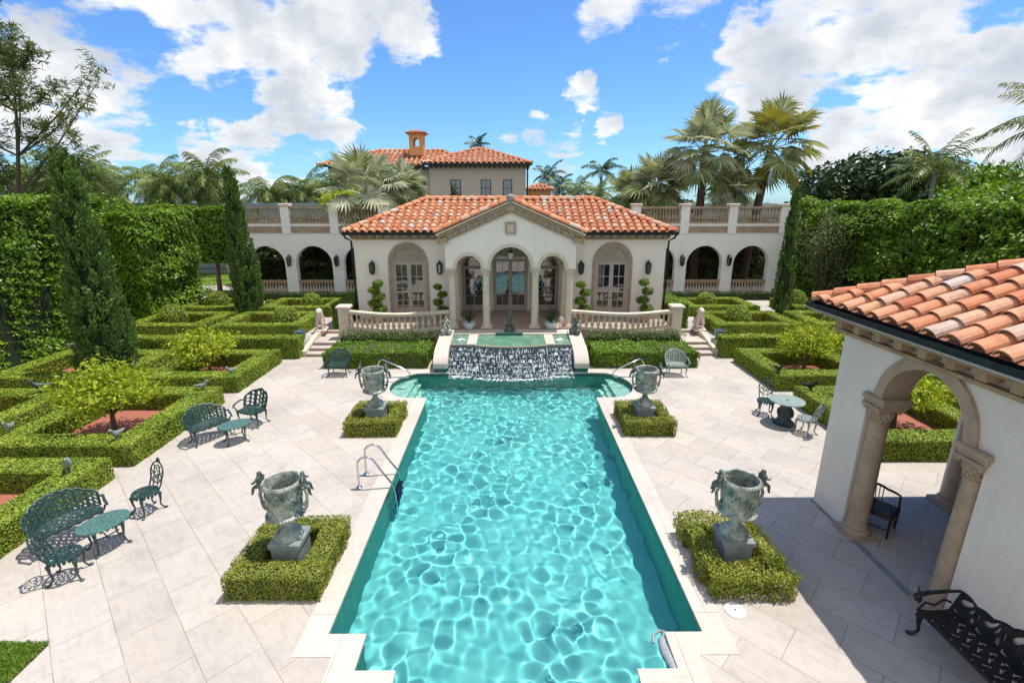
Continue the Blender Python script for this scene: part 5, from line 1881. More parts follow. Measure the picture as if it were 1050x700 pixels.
# loose bamboo-like shrubs at the right end of the right arcade
for i, (x, y, h, r, lab) in enumerate(((17.6, 26.6, 5.0, 1.3, "tall loose shrub with bare stems between arcade and right ficus hedge"), (18.6, 29.0, 5.6, 1.5, "taller loose shrub farther back at the right arcade's end"))):
    root = thing("tall_shrub", lab, "shrub", (x, y, UZ))
    t = MB()
    c = MB()
    rr = random.Random(i)
    for k in range(13):
        a = rr.uniform(0, 6.28)
        q = rr.random() ** .5 * r * .8
        hh = h * rr.uniform(.55, 1)
        tip = (math.cos(a) * q * 1.3, math.sin(a) * q, hh)
        t.tube([(math.cos(a) * q * .4, math.sin(a) * q * .4, -.1), (math.cos(a) * q * .8, math.sin(a) * q * .8, hh * .5), tip], [.04, .03, .015], 5)
        for f in (.45, .7, .95):
            blob_leaves(c, (tip[0] * f, tip[1] * f, hh * f), r * .42, 110, .20, .07, (1, 1, 1.2), seed=k + 7, shell=.8, lump=.3)
    t.build("stems", M['bark'], root, True, world=False)
    c.build("foliage", M['shrub'], root, world=False, fix=False)

# topiary in pots on the terrace
def spiral_topiary(x, y, label, seed, balls, r0=.3, top=1.95):
    root = thing("spiral_topiary", label, "topiary", (x, y, TZ), 0, "clipped topiaries in pots on the terrace")
    MB().lathe([(.15, 0), (.20, .02), (.25, .30), (.28, .33), (.28, .36), (.24, .36), (.22, .32)], (0, 0, 0), 14).build("pot", M['tanstone'], root, True, world=False)
    MB().tube([(0, 0, .3), (.02, 0, 1.0), (0, 0, top - .3)], .03, 6).build("stem", M['bark'], root, world=False)
    c = MB()
    for k in range(balls):
        t = k / (balls - 1)
        z = .58 + (top - .25 - .58) * t
        off = .10 * (-1) ** k
        rad = r0 * (1 - .28 * t)
        c.cur = 1
        c.sphere((off, 0, z), rad * .86, 10, 6, (1, 1, .62))
        c.cur = 0
        blob_leaves(c, (off, 0, z), rad, 420, .06, .038, (1, 1, .68), seed=seed + k, shell=.1, lump=.1)
    c.build("foliage", [M['ficus'], M['boxcore']], root, world=False, fix=False)


spiral_topiary(XA - 6.0, 21.6, "fat spiral topiary in a pot at the left end of the left terrace", 1, 5, .34, 2.0)
spiral_topiary(XA - 3.15, 21.6, "airy dark topiary of four tufts in a pot left of the porch", 2, 4, .27, 1.85)
spiral_topiary(XA + 3.25, 21.6, "topiary of stacked pads in a pot right of the porch", 3, 4, .33, 1.95)
spiral_topiary(XA + 6.05, 21.6, "topiary with a round head in a pot at the right end of the right terrace", 4, 4, .33, 2.05)
for s in (-1, 1):
    sd = "left" if s < 0 else "right"
    root = thing("potted_plant", f"spiky plant in a pale blue bowl between the two {sd} porch columns", "plant", (XA + s * 1.74 - .02, 20.12, TZ + .035))
    MB().lathe([(.10, 0), (.16, .02), (.25, .18), (.29, .30), (.27, .31), (.24, .27)], (0, 0, 0), 16).build("bowl", M['ceramic'], root, True, world=False)
    c = MB()
    rr = random.Random(s + 5)
    for k in range(26):
        a = k * 2.399
        el = rr.uniform(.5, 1.45)
        L = rr.uniform(.5, .95)
        p0 = Vector((0, 0, .28))
        d = Vector((math.cos(a) * math.cos(el), math.sin(a) * math.cos(el), math.sin(el)))
        p1 = p0 + d * L * .55
        p2 = p1 + (d + Vector((0, 0, -.35))).normalized() * L * .45
        sd_ = d.cross(Vector((0, 0, 1))).normalized() * .035
        c.add([tuple(p0 - sd_ * .5), tuple(p0 + sd_ * .5), tuple(p1 + sd_), tuple(p1 - sd_), tuple(p2)], [(0, 1, 2, 3), (3, 2, 4)])
    c.build("leaves", M['dark'], root, world=False, fix=False)

# =================================================================== BACKGROUND TREES
COCO = [(-36, 40, 7.0), (-33.5, 42, 7.8), (-31, 39, 6.6), (-28.8, 43, 7.6), (-26.5, 40, 7.2), (-24.2, 42, 6.6), (-22.3, 39, 7.9), (-19.6, 42, 6.6), (-17.2, 44, 6.9), (-14.6, 43, 7.1)]
words = ["leftmost", "second from the left", "third from the left", "fourth from the left", "fifth from the left", "sixth from the left", "seventh from the left", "eighth from the left", "ninth from the left", "rightmost"]
for i, (x, y, h) in enumerate(COCO):
    pinnate_palm(x, y, 0, h, f"coconut palm above the blue grey roof, {words[i]} of the row", 24, 3.1, 'palm', (random.uniform(-.5, .5), 0), 30 + i, "coconut palms beyond the left hedge", ll=.95, droop=1.9, lw=.06, hang=.65, nl=34, elmin=-.75)
broad_tree(-29, 33, 0, 6.6, 4.0, "yellow green bushy tree rising over the left ficus hedge", 3600, 'ficus', .34, .55, 4)
broad_tree(-34, 37, 0, 9.0, 3.6, "dull green tree behind the casuarina", 3000, 'palm', .30, .8, 6)
pinnate_palm(-30.5, 36, 0, 8.0, "tall feathery palm left of the coconut row, above the wide cypress's top", 24, 3.0, 'palm', (.6, 0), 77, None, ll=.8, droop=1.3, elmin=-.4, lw=.06, nl=30)
fan_palm(-8.9, 31.6, UZ, 6.0, "silver fan palm in front of the villa, behind the left roof terrace", 27, 1.75, 1.55, 4, old=.12, elmin=-1.0)
fan_palm(-7.0, 33.8, UZ, 6.3, "smaller olive fan palm beside the silver one, before the villa", 24, 1.0, 1.4, 14, mats=('silverpalm', 'oldpalm'), elmin=-.6)
fan_palm(12.7, 33.4, UZ, 8.6, "biggest silver fan palm behind the right arcade, on the left stout trunk", 36, 1.9, 1.65, 5, old=.25)
fan_palm(16.2, 33.6, UZ, 8.9, "olive fan palm with golden fronds behind the right arcade, on the right stout trunk", 34, 1.9, 1.55, 6, mats=('oldpalm', 'goldpalm'), lean=(.8, 0), old=.12)
fan_palm(10.1, 34.6, UZ, 6.5, "lower brownish fan palm left of the big silver one", 32, 1.25, 1.6, 7, mats=('silverpalm', 'oldpalm'), old=.45)
fan_palm(9.0, 37.0, UZ, 6.0, "smallest olive fan palm at the left of the right hand group", 26, 1.1, 1.5, 8, mats=('oldpalm', 'silverpalm'), old=.3)
fan_palm(14.3, 32.4, UZ, 6.3, "pale drooping fan palm between the two stout trunks", 20, .9, 1.15, 9, old=.1, elmin=-1.2)
pinnate_palm(16.6, 38, UZ, 5.6, "feathery green palm low behind the right roof terrace", 16, 2.6, 'palm', (0, 0), 90, None, droop=1.1, elmin=.1)
pinnate_palm(10.9, 60, 0, 9.6, "slender royal palm with a dark star shaped crown against the sky", 11, 2.9, 'darkpalm', (0, 0), 41, None, .2, ll=.8, droop=1.7, lw=.10, elmin=-.35)
for i, (x, y, h, lab) in enumerate(((5.6, 56, 7.6, "dark palm just right of the ochre annexe"), (7.4, 54, 7.2, "bushy palm left of the slender royal palm"), (9.2, 52, 7.0, "palm partly behind the pool house ridge, right of the bushy palm"), (4.9, 62, 9.2, "palm behind the villa's right eave"))):
    pinnate_palm(x, y, 0, h, lab, 16, 2.5, 'darkpalm' if i in (0, 3) else 'palm', (0, 0), 60 + i, None, ll=.7, lw=.08, droop=1.6)
pinnate_palm(-3.6, 62, 0, 12.6, "palm top peeping over the villa's ridge right of the chimney", 12, 2.0, 'darkpalm', (0, 0), 66, None, ll=.6, lw=.08)
broad_tree(14.5, 44, 0, 6.4, 3.4, "dark bushy tree behind the right roof terrace", 2500, 'dark', .34, .6, 21)
broad_tree(-12.5, 39, 0, 7.0, 2.3, "small yellow green tree behind the left roof terrace", 1500, 'bright', .28, .7, 22)
broad_tree(29.5, 40, 0, 9.6, 6.6, "big dark round tree behind the right ficus hedge", 9000, 'dark', .50, .55, 23, 18)
broad_tree(24.5, 23, 0, 7.3, 4.0, "bright leafy tree on the right ficus hedge's top, at the picture edge", 5200, 'ficus', .30, .55, 24)
broad_tree(30.5, 31, 0, 8.3, 3.4, "mid green tree between the dark tree and the right picture edge", 3600, 'ficus', .30, .6, 27)
pinnate_palm(26.3, 31, 0, 8.0, "coconut palm in front of the big dark tree on the right", 18, 3.0, 'palm', (-.5, 0), 81, None, ll=.75, droop=1.3, lw=.07, elmin=-.3)
pinnate_palm(28.0, 26.0, 0, 9.8, "tall coconut palm at the right picture edge", 18, 3.6, 'palm', (-.6, 0), 82, None, ll=.9, droop=1.5, lw=.08)
broad_tree(22.0, 46, 0, 6.5, 2.6, "far dark tree at the right end of the white parapet", 1500, 'dark', .34, .7, 28)
# far woods closing the horizon
wood = MB()
for i in range(70):
    x = -110 + i * 3.2 + RNG.uniform(-1, 1)
    if -18 < x < 3:
        continue
    blob_leaves(wood, (x, RNG.uniform(66, 80), 2.5), RNG.uniform(3.2, 5.0), 150, 1.1, .7, (1, 1, .9), seed=i, shell=.5, lump=.3, lo=-.3)
wood.cur = 1
wood.box((-115, 72, 0), (-18, 74, 5.0))
wood.box((4, 72, 0), (115, 74, 5.0))
props(wood.build("far_wood", [M['dark'], M['ficuscore']], None, fix=False), kind='stuff')

# casuarina at the far left
CX, CY = -27.2, 28.0
root = thing("casuarina", "wispy casuarina with thin dark limbs at the left picture edge", "tree", (CX, CY, 0))
rr = random.Random(3)
t = MB()
c = MB()
trunk = [(-.3, 0, 0), (.0, 0, 4.0), (.45, 0, 6.4), (1.0, 0, 8.4), (1.5, 0, 10.6), (1.75, .1, 12.6), (2.3, .1, 14.6)]
t.tube(trunk, [.17, .14, .11, .085, .06, .04, .015], 8)
limbs = []
for zi, dx, dz in ((2, 4.6, 3.0), (1, 4.4, 4.0), (2, 6.0, 5.6), (2, -2.2, 2.4), (3, 3.6, 2.6), (3, -2.4, 2.2), (3, 2.4, 3.4), (4, 1.8, 1.6), (4, -1.9, 1.5), (4, 1.2, 2.6), (5, -1.4, 1.2), (5, 1.5, 1.0), (1, 3.2, 2.0), (1, -2.2, 3.4), (2, -1.4, 3.6), (5, .3, 2.6), (3, 4.8, 4.4), (1, 6.0, 3.2), (4, -1.2, 3.4)):
    b = Vector(trunk[zi])
    e = b + Vector((dx, rr.uniform(-1.5, 1.5), dz))
    m = b.lerp(e, .5) + Vector((0, 0, -.2))
    t.tube([tuple(b), tuple(m), tuple(e)], [.06, .04, .010], 5)
    limbs.append((b, m, e))
for b, m, e in limbs + [(Vector(trunk[4]), Vector(trunk[5]), Vector(trunk[6]))]:
    nseg = 16
    for i in range(4, nseg + 1):
        f = i / nseg
        p = (b.lerp(m, f * 2) if f < .5 else m.lerp(e, f * 2 - 1))
        for _ in range(2):
            d = Vector((rr.uniform(-1, 1), rr.uniform(-1, 1), rr.uniform(-.3, .8))).normalized()
            q = p + d * rr.uniform(.35, .95)
            t.tube([tuple(p), tuple(q)], [.012, .005], 3, cap=False)
            nn = 21
            P = np.array(p) + (np.array(q) - np.array(p)) * (RNG.random((nn, 1)) ** .7) + RNG.normal(0, .11, (nn, 3))
            T = np.tile(np.array(d) * .7 + np.array((0, 0, -.25)), (nn, 1))
            leaves(c, P, None, .36, .05, T=T, tj=.5)
t.build("trunk", M['bark'], root, True, world=False)
c.build("needles", M['pine'], root, world=False, fix=False)


# =================================================================== URNS IN HEDGED PLANTERS
def figure_mesh(name, mat, pose="putto", h=.42):
    """small cast figure, one continuous body; h = height"""
    k = h
    if pose == "putto":       # sits astride a handle, one arm raised
        V = [(0, 0, .42), (0, 0, .56), (0, 0, .70), (0, .0, .78), (0, -.02, .90), (.13, 0, .68), (.22, -.06, .58), (.24, -.18, .52), (-.13, 0, .68), (-.23, -.02, .60), (-.22, -.16, .66),
             (.09, -.04, .38), (.15, -.20, .32), (.16, -.24, .10), (.16, -.30, .04), (-.09, -.04, .38), (-.15, -.18, .30), (-.15, -.20, .06), (-.15, -.27, .02)]
        E = [(0, 1), (1, 2), (2, 3), (3, 4), (2, 5), (5, 6), (6, 7), (2, 8), (8, 9), (9, 10), (0, 11), (11, 12), (12, 13), (13, 14), (0, 15), (15, 16), (16, 17), (17, 18)]
        Rr = [.12, .125, .11, .06, .115, .055, .045, .035, .055, .045, .035, .085, .065, .045, .04, .085, .065, .045, .04]
    else:                      # standing
        V = [(0, 0, .48), (0, 0, .60), (0, 0, .74), (0, 0, .82), (0, -.01, .91), (.10, 0, .75), (.17, -.02, .62), (.20, -.10, .52), (-.10, 0, .75), (-.19, -.05, .72), (-.20, -.16, .80),
             (.06, 0, .42), (.07, -.02, .22), (.07, .01, .03), (.08, -.06, .015), (-.06, 0, .42), (-.08, -.05, .23), (-.07, .03, .03), (-.08, -.05, .015)]
        E = [(0, 1), (1, 2), (2, 3), (3, 4), (2, 5), (5, 6), (6, 7), (2, 8), (8, 9), (9, 10), (0, 11), (11, 12), (12, 13), (13, 14), (0, 15), (15, 16), (16, 17), (17, 18)]
        Rr = [.085, .08, .09, .045, .075, .045, .035, .03, .045, .035, .03, .065, .05, .035, .03, .065, .05, .035, .03]
    return skin_mesh(name, [(x * k, y * k, z * k) for x, y, z in V], E, [r * k for r in Rr], mat, 1)


PUTTO = figure_mesh("putto", M['darkbronze'], "putto", .47)


def urn_at(x, y, label):
    root = thing("garden_urn", label, "urn", (x, y, 0), 0, "bronze urns in square hedge planters")
    mb = MB()
    mb.bev((-.235, -.235, .05), (.235, .235, .53), .012)
    mb.bev((-.265, -.265, .53), (.265, .265, .62), .02)
    mb.build("plinth", M['plinth'], root, world=False)
    mb = MB()
    mb.lathe([(.235, .62), (.24, .65), (.22, .69), (.20, .72), (.14, .76), (.085, .82), (.065, .90), (.07, .95), (.10, .98)], (0, 0, 0), 24)
    mb.build("foot", M['bronze'], root, True, world=False)
    mb = MB()
    prof = [(.07, .97), (.16, .985), (.27, 1.02), (.305, 1.05), (.305, 1.08), (.265, 1.10), (.25, 1.13), (.255, 1.20), (.262, 1.34), (.272, 1.50), (.28, 1.56), (.305, 1.585), (.318, 1.615), (.316, 1.645), (.295, 1.668), (.27, 1.66), (.255, 1.61), (.245, 1.45), (.23, 1.25), (.02, 1.23)]
    mb.lathe(prof, (0, 0, 0), 36)
    # relief: vine scrolls and acanthus round the body, egg-and-dart on rim and lip
    rr = random.Random(2)
    for i in range(40):
        a = 2 * PI * i / 40
        mb.sphere((math.cos(a) * .308, math.sin(a) * .308, 1.622), .022, 6, 4, (1, 1, 1.1))
        mb.sphere((math.cos(a) * .302, math.sin(a) * .302, 1.06), .020, 6, 4)
    for i in range(14):
        a0 = 2 * PI * i / 14
        pts = []
        for q in range(9):
            t = q / 8
            a = a0 + .22 * math.sin(t * 6.0 + i) + .12 * t
            z = 1.14 + .40 * t
            rad = .255 + .022 * t + .006
            pts.append((math.cos(a) * rad, math.sin(a) * rad, z))
        mb.tube(pts, [.010 + .009 * math.sin(PI * q / 8) for q in range(9)], 5)
        for q in range(3):
            a = a0 + rr.uniform(.1, .35)
            z = 1.18 + .13 * q + rr.uniform(-.03, .03)
            rad = .257 + (z - 1.14) * .055
            mb.sphere((math.cos(a) * rad, math.sin(a) * rad, z), rr.uniform(.022, .042), 6, 4, (.7, .7, 1.2))
    mb.build("bowl", M['bronze'], root, True, world=False)
    MB().lathe([(.243, 1.40), (.01, 1.405)], (0, 0, 0), 20).build("soil", M['soil'], root, world=False)
    for s in (-1, 1):
        hb = MB()
        hb.tube([(s * .26, 0, 1.22), (s * .31, 0, 1.20), (s * .37, 0, 1.28), (s * .385, 0, 1.40), (s * .35, 0, 1.50), (s * .31, 0, 1.50), (s * .30, 0, 1.44)], [.03, .028, .025, .028, .025, .02, .012], 7)
        hb.tube([(s * .37, 0, 1.28), (s * .35, 0, 1.16), (s * .32, 0, 1.10)], [.03, .028, .012], 6)
        h = hb.build("handle", M['bronze'], root, True, world=False)
        p = link_mesh("putto", PUTTO, h)
        p.location = (s * .345, 0, 1.40)
        p.rotation_euler = (0, 0, s * PI / 2 + (.3 if s > 0 else -.2))
    return root


PLANTERS = [(-3.70, 7.05, .76, .80, "near left", 'planter', .030, .026),
            (3.82, 7.05, .66, .84, "near right", 'planter', .042, .075),
            (-3.68, 12.55, .70, .74, "far left", 'planter', .040, .026),
            (3.78, 12.55, .68, .76, "far right", 'planter', .040, .034)]
for x, y, hx, hy, where, mt, L, rough in PLANTERS:
    w = hx - .36
    look = "loose and leafy" if where == "near right" else "neatly clipped"
    hedge_thing("planter_hedge", f"{look} low square hedge round the {where} urn by the pool", ring_boxes(x - hx, x + hx, y - hy, y + hy, 0, .45, hy - .40, w), (.85 if rough < .05 else 1.5) / (L * L * .31), L, "low square hedges round the urns", mt, 'hedge', L * .62, rough, 'boxcore', .05 if rough < .05 else .17)
    urn_at(x, y, f"verdigris bronze urn with cherub handles in the {where} hedge by the pool")


# =================================================================== CAST IRON FURNITURE
def plate(mb, fn, nu, nv, hole, th=.012):
    """curved openwork sheet: fn(u, v) -> point, cells where hole(u, v) is true are left out"""
    P = [[Vector(fn(i / nu, j / nv)) for j in range(nv + 1)] for i in range(nu + 1)]
    Nn = [[None] * (nv + 1) for _ in range(nu + 1)]
    for i in range(nu + 1):
        for j in range(nv + 1):
            du = P[min(i + 1, nu)][j] - P[max(i - 1, 0)][j]
            dv = P[i][min(j + 1, nv)] - P[i][max(j - 1, 0)]
            n_ = du.cross(dv)
            Nn[i][j] = n_.normalized() if n_.length > 1e-9 else Vector((0, 0, 1))
    V = []
    for sgn in (.5, -.5):
        for i in range(nu + 1):
            for j in range(nv + 1):
                V.append(tuple(P[i][j] + Nn[i][j] * th * sgn))
    o = (nu + 1) * (nv + 1)
    ix = lambda i, j: i * (nv + 1) + j
    keep_ = [[not hole((i + .5) / nu, (j + .5) / nv) for j in range(nv)] for i in range(nu)]
    F = []
    for i in range(nu):
        for j in range(nv):
            if not keep_[i][j]:
                continue
            q = (ix(i, j), ix(i + 1, j), ix(i + 1, j + 1), ix(i, j + 1))
            F.append(q)
            F.append(tuple(k + o for k in reversed(q)))
            for di, dj, a, b in ((-1, 0, 3, 0), (1, 0, 1, 2), (0, -1, 0, 1), (0, 1, 2, 3)):
                ii, jj = i + di, j + dj
                if not (0 <= ii < nu and 0 <= jj < nv) or not keep_[ii][jj]:
                    F.append((q[b], q[a], q[a] + o, q[b] + o))
    mb.add(V, F)


def lace(ku, kv, thr=.25, rim=.06):
    def h(u, v):
        if min(u, 1 - u) < rim or min(v, 1 - v) < rim:
            return False
        a = math.sin(u * ku * PI * 2) * math.sin(v * kv * PI * 2)
        b = math.cos(u * ku * PI * 4 + 1.0) * math.cos(v * kv * PI * 2.0)
        return a * .8 + b * .5 > thr
    return h


def leg(parent, x, y, h, ox, oy, mat, name="leg", r=.02):
    """cabriole leg springing outwards"""
    l = math.hypot(ox, oy) or 1
    ux, uy = ox / l, oy / l
    pts = [(x, y, h), (x + ux * .035, y + uy * .035, h * .82), (x + ux * .03, y + uy * .03, h * .55), (x + ux * .01, y + uy * .01, h * .28), (x + ux * .05, y + uy * .05, h * .08), (x + ux * .10, y + uy * .10, .012)]
    mb = MB().tube(pts, [r * 1.5, r * 1.6, r * 1.05, r * .75, r * .8, r * 1.1], 6)
    mb.sphere((x + ux * .035, y + uy * .035, h * .84), r * 1.9, 6, 4)
    mb.sphere((x + ux * .10, y + uy * .10, .014), r * 1.1, 6, 4, (1.5, 1.5, .7))
    return mb.build(name, mat, parent, True, world=False)


def ring_pts(cx, cz, rx, rz, y, n=16, fn=None, a0=0, a1=2 * PI):
    out_ = []
    for i in range(n):
        a = a0 + (a1 - a0) * i / n
        out_.append((cx + rx * math.cos(a), y(cz + rz * math.sin(a)) if callable(y) else y, cz + rz * math.sin(a)))
    return out_


def settee(name, label, loc, rz, mat, w=1.5, d=.52, hs=.42, hb=.86, wrap=.34, cat="bench", group=None, ribs=9, thr=.2):
    root = thing(name, label, cat, loc, rz, group)
    hw = w / 2

    def yb(x):
        return d * .5 - wrap * abs(x / hw) ** 2.2

    def seat(u, v):
        x = -hw * .97 + 2 * hw * .97 * u
        yf = -d * .5 + .05 * math.cos(PI * (u - .5)) * -1 + .02
        return (x, yf + (max(yb(x), yf + .12) - yf) * v, hs - .03 * math.sin(PI * v) + .012 * math.sin(u * 40) * (1 - v))
    s = MB()
    plate(s, seat, 64, 18, lace(9, 2.5, thr + .35, .05), .016)
    s.tube([seat(i / 40, 0) for i in range(41)], .02, 6)
    for i in range(27):
        p = seat((i + .5) / 27, 0)
        s.sphere((p[0], p[1] + .005, p[2] - .035), .022, 6, 4, (.9, .5, 1.2))
    s.build("seat", mat, root, True, world=False)

    def back(u, v):
        x = -hw + 2 * hw * u
        c = abs(x / hw)
        top = hb - (hb - hs) * .42 * c ** 2.4 + .028 * abs(math.sin(u * PI * ribs)) ** .6
        z = hs + (top - hs) * v
        return (x * (1 + .06 * v), yb(x) + .16 * v * (1 - .4 * c) + .03 * abs(math.sin(u * PI * ribs)) * v, z)

    def bh(u, v):
        f = (u * ribs) % 1.0
        if f < .13 or f > .87 or v < .07 or v > .93:
            return False
        return abs(math.sin(v * PI * 4 + f * 5)) * abs(math.sin(f * PI * 2.0)) > thr + .40
    b = MB()
    plate(b, back, ribs * 12, 26, bh, .016)
    b.tube([back(i / 80, 1.0) for i in range(81)], .018, 6)
    for k in range(ribs + 1):
        b.tube([back(min(max(k / ribs, .0), 1), j / 8) for j in range(9)], .014, 5)
    b.build("backrest", mat, root, True, world=False)
    for q in (-1, 1):
        # scrolled arm end
        a = MB()
        p = back(0 if q < 0 else 1, .75)
        f0 = seat(0 if q < 0 else 1, 0.02)
        a.tube([p, (p[0] + q * .03, p[1] - .10, p[2] + .02), (f0[0] + q * .02, f0[1] - .02, p[2] - .02), (f0[0] + q * .03, f0[1] - .06, p[2] - .09), (f0[0] + q * .01, f0[1] - .01, p[2] - .11), f0], [.02, .024, .026, .024, .018, .018], 7)
        a.build("arm", mat, root, True, world=False)
        leg(root, q * hw * .82, -d * .5 + .06, hs, q * .6, -1, mat)
        leg(root, q * hw * .72, yb(hw * .72) - .01, hs, q * .6, 1, mat)
    return root


def iron_chair(label, loc, rz, mat, group=None, heart=False):
    root = thing("iron_chair", label, "chair", loc, rz, group)
    hs = .43
    s = MB()

    def seat(u, v):
        a = u * 2 * PI
        r = .225 * (.08 + .92 * v)
        return (math.cos(a) * r, math.sin(a) * r * .95, hs - .018 * (1 - v))

    def sh(u, v):
        return .12 < v < .9 and math.sin(u * 2 * PI * 8) * math.cos(v * PI * 4) > .3
    plate(s, seat, 48, 12, sh, .018)
    s.tube([(math.cos(2 * PI * i / 28) * .228, math.sin(2 * PI * i / 28) * .217, hs) for i in range(28)], .016, 6, closed=True)
    for i in range(20):
        a = 2 * PI * i / 20
        s.sphere((math.cos(a) * .222, math.sin(a) * .211, hs - .04), .024, 6, 4, (1, 1, 1.3))
    s.build("seat", mat, root, True, world=False)
    Y = lambda z: .20 + (z - hs) * .28
    b = MB()
    cz = hs + .30
    b.tube(ring_pts(0, cz, .195, .205, Y, 24), .015, 6, closed=True)
    b.tube(ring_pts(0, cz + .02, .085, .125, Y, 16), .012, 6, closed=True)
    for q in (-1, 1):
        b.tube(ring_pts(q * .125, cz + .06, .05, .07, Y, 12), .010, 5, closed=True)
        b.tube(ring_pts(q * .115, cz - .085, .045, .055, Y, 12), .010, 5, closed=True)
        b.tube([(q * .15, .17, hs - .01), (q * .17, Y(hs + .1), hs + .10), (q * .165, Y(hs + .2), hs + .2)], .016, 6)
        b.tube([(q * .05, .19, hs), (q * .075, Y(hs + .1), hs + .10), (q * .03, Y(hs + .19), hs + .19)], .011, 5)
        b.tube([(q * .06, Y(hs + .5), hs + .50), (q * .03, Y(hs + .55), hs + .55), (0, Y(hs + .57), hs + .57)], .012, 5)
    b.sphere((0, Y(hs + .55), hs + .545), .042, 8, 6, (1.1, .5, 1.3))
    for j in range(7):
        b.sphere((.04 * math.sin(j * 2.4), Y(cz - .06 + j * .03), cz - .07 + j * .03), .022, 6, 4, (1, .5, 1))
    b.build("backrest", mat, root, True, world=False)
    for q in (-1, 1):
        leg(root, q * .14, -.15, hs - .02, q * .8, -1, mat)
        leg(root, q * .13, .15, hs - .02, q * .7, 1.0, mat)
    return root


def lace_table(label, loc, rz, mat, rx=.50, ry=.36, h=.50, round_ped=False, topmat=None, group=None):
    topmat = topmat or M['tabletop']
    root = thing("iron_table", label, "table", loc, rz, group)
    s = MB()

    def top(u, v):
        a = u * 2 * PI
        return (math.cos(a) * rx * (.06 + .94 * v), math.sin(a) * ry * (.06 + .94 * v), h)

    def th(u, v):
        return (not round_ped) and .1 < v < .93 and math.sin(u * 2 * PI * 14 + (int(v * 6) % 2) * PI) * math.sin(v * PI * 6) ** 2 > .5
    plate(s, top, 84, 24, th, .020)
    s.tube([(math.cos(2 * PI * i / 40) * rx, math.sin(2 * PI * i / 40) * ry, h - .004) for i in range(40)], .017, 6, closed=True)
    for i in range(0 if round_ped else 26):
        a = 2 * PI * i / 26
        s.sphere((math.cos(a) * rx * .97, math.sin(a) * ry * .97, h - .035), .024, 6, 4, (1, 1, 1.2))
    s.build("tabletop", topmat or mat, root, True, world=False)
    if round_ped:
        p = MB().lathe([(.30, 0), (.30, .04), (.24, .07), (.20, .12), (.17, .2), (.19, .34), (.17, .46), (.13, .54), (.17, h - .03), (.20, h - .012)], (0, 0, 0), 8)
        for i in range(8):
            a = 2 * PI * i / 8
            p.sphere((math.cos(a) * .18, math.sin(a) * .18, .33), .05, 6, 5, (1, 1, 2.2))
        p.build("pedestal", mat, root, True, world=False)
    else:
        a_ = MB()
        a_.tube([(-rx * .5, 0, h * .45), (0, 0, h * .40), (rx * .5, 0, h * .45)], .012, 5)
        a_.tube([(0, -ry * .5, h * .45), (0, 0, h * .40), (0, ry * .5, h * .45)], .012, 5)
        a_.build("apron", mat, root, True, world=False)
        for q, r_ in ((-1, -1), (1, -1), (-1, 1), (1, 1)):
            leg(root, q * rx * .48, r_ * ry * .48, h - .01, q, r_, mat)
    return root


VG, PI_ = M['verdigris'], M['paleiron']
settee("shell_settee", "large green cast iron shell back settee beside the nearest left hedge", (-8.10, 7.76, .006), R(62), VG, 1.05, .46, .42, .82, .26, ribs=8)
lace_table("green oval lace topped iron table in front of the large shell settee", (-7.27, 7.58, .006), R(58), VG, .385, .29, .50)
iron_chair("green iron chair behind the oval lace table, facing the camera", (-7.28, 8.62, .006), R(-24), VG, "green iron chairs at the near left table")
iron_chair("green iron chair nearest the camera, seen from behind its lacy back", (-7.33, 6.83, .006), R(112), VG, "green iron chairs at the near left table")
settee("shell_settee", "green iron shell back settee beside the second left hedge square", (-7.92, 11.80, .006), R(58), VG, 1.0, .46, .42, .82, .25, ribs=7)
lace_table("small green oval iron table between the second settee and the loveseat", (-7.12, 11.62, .006), R(40), VG, .37, .28, .48)
settee("iron_loveseat", "dark green iron loveseat with a three oval back, facing the second oval table", (-7.2, 12.72, .006), R(-18), VG, .76, .46, .42, .86, .16, ribs=3, cat="bench", thr=.05)
settee("iron_bench", "small dark green iron bench before the left broad hedge", (-6.12, 16.72, .006), R(0), VG, .72, .46, .42, .84, .08, ribs=4, thr=.05)
settee("iron_bench", "small pale grey iron bench before the right broad hedge, behind the far right urn", (6.05, 16.62, .006), R(0), PI_, .72, .46, .42, .84, .12, ribs=4, thr=.0)
lace_table("pale topped round iron table on a dark pedestal at the right hedge corner", (7.78, 12.58, .006), 0, VG, .44, .44, .70, True, PI_)
iron_chair("dark green iron chair left of the round pale table", (7.55, 13.22, .006), R(-20), VG, "iron chairs at the round table")
iron_chair("pale seated iron chair right of the round table, back towards the pavilion", (8.02, 11.98, .006), R(205), PI_, "iron chairs at the round table")

# black iron bench against the pavilion wall
bb = thing("iron_bench", "black openwork iron bench in the shade against the pavilion wall", "bench", (6.07, 4.55, .004), R(-90))
W_ = 2.1


def bseat(u, v):
    return (-W_ / 2 + W_ * u, -.25 + .47 * v, .43 - .025 * math.sin(PI * v))


def bback(u, v):
    x = -W_ / 2 + W_ * u
    c = abs(2 * u - 1)
    top = .80 + .10 * math.cos(c * PI * 1.5) + .03 * abs(math.sin(u * PI * 9)) + (.05 if c < .12 else 0) - .08 * c ** 4
    return (x, .22 + .11 * v, .43 + (top - .43) * v)


sm = MB()
plate(sm, bseat, 84, 16, lace(14, 2.0, .42, .05), .018)
sm.tube([bseat(i / 30, 0) for i in range(31)], .022, 6)
sm.build("seat", M['iron'], bb, True, world=False)
bm_ = MB()


def bbh(u, v):
    if v < .08 or v > .93 or u < .015 or u > .985:
        return False
    f = (u * 6) % 1
    return math.sin(f * PI * 2 * 1.5 + v * 3.5 * math.cos(f * PI * 2)) * math.sin(v * PI * 3 + 1.6 * math.sin(f * PI * 2)) > .28


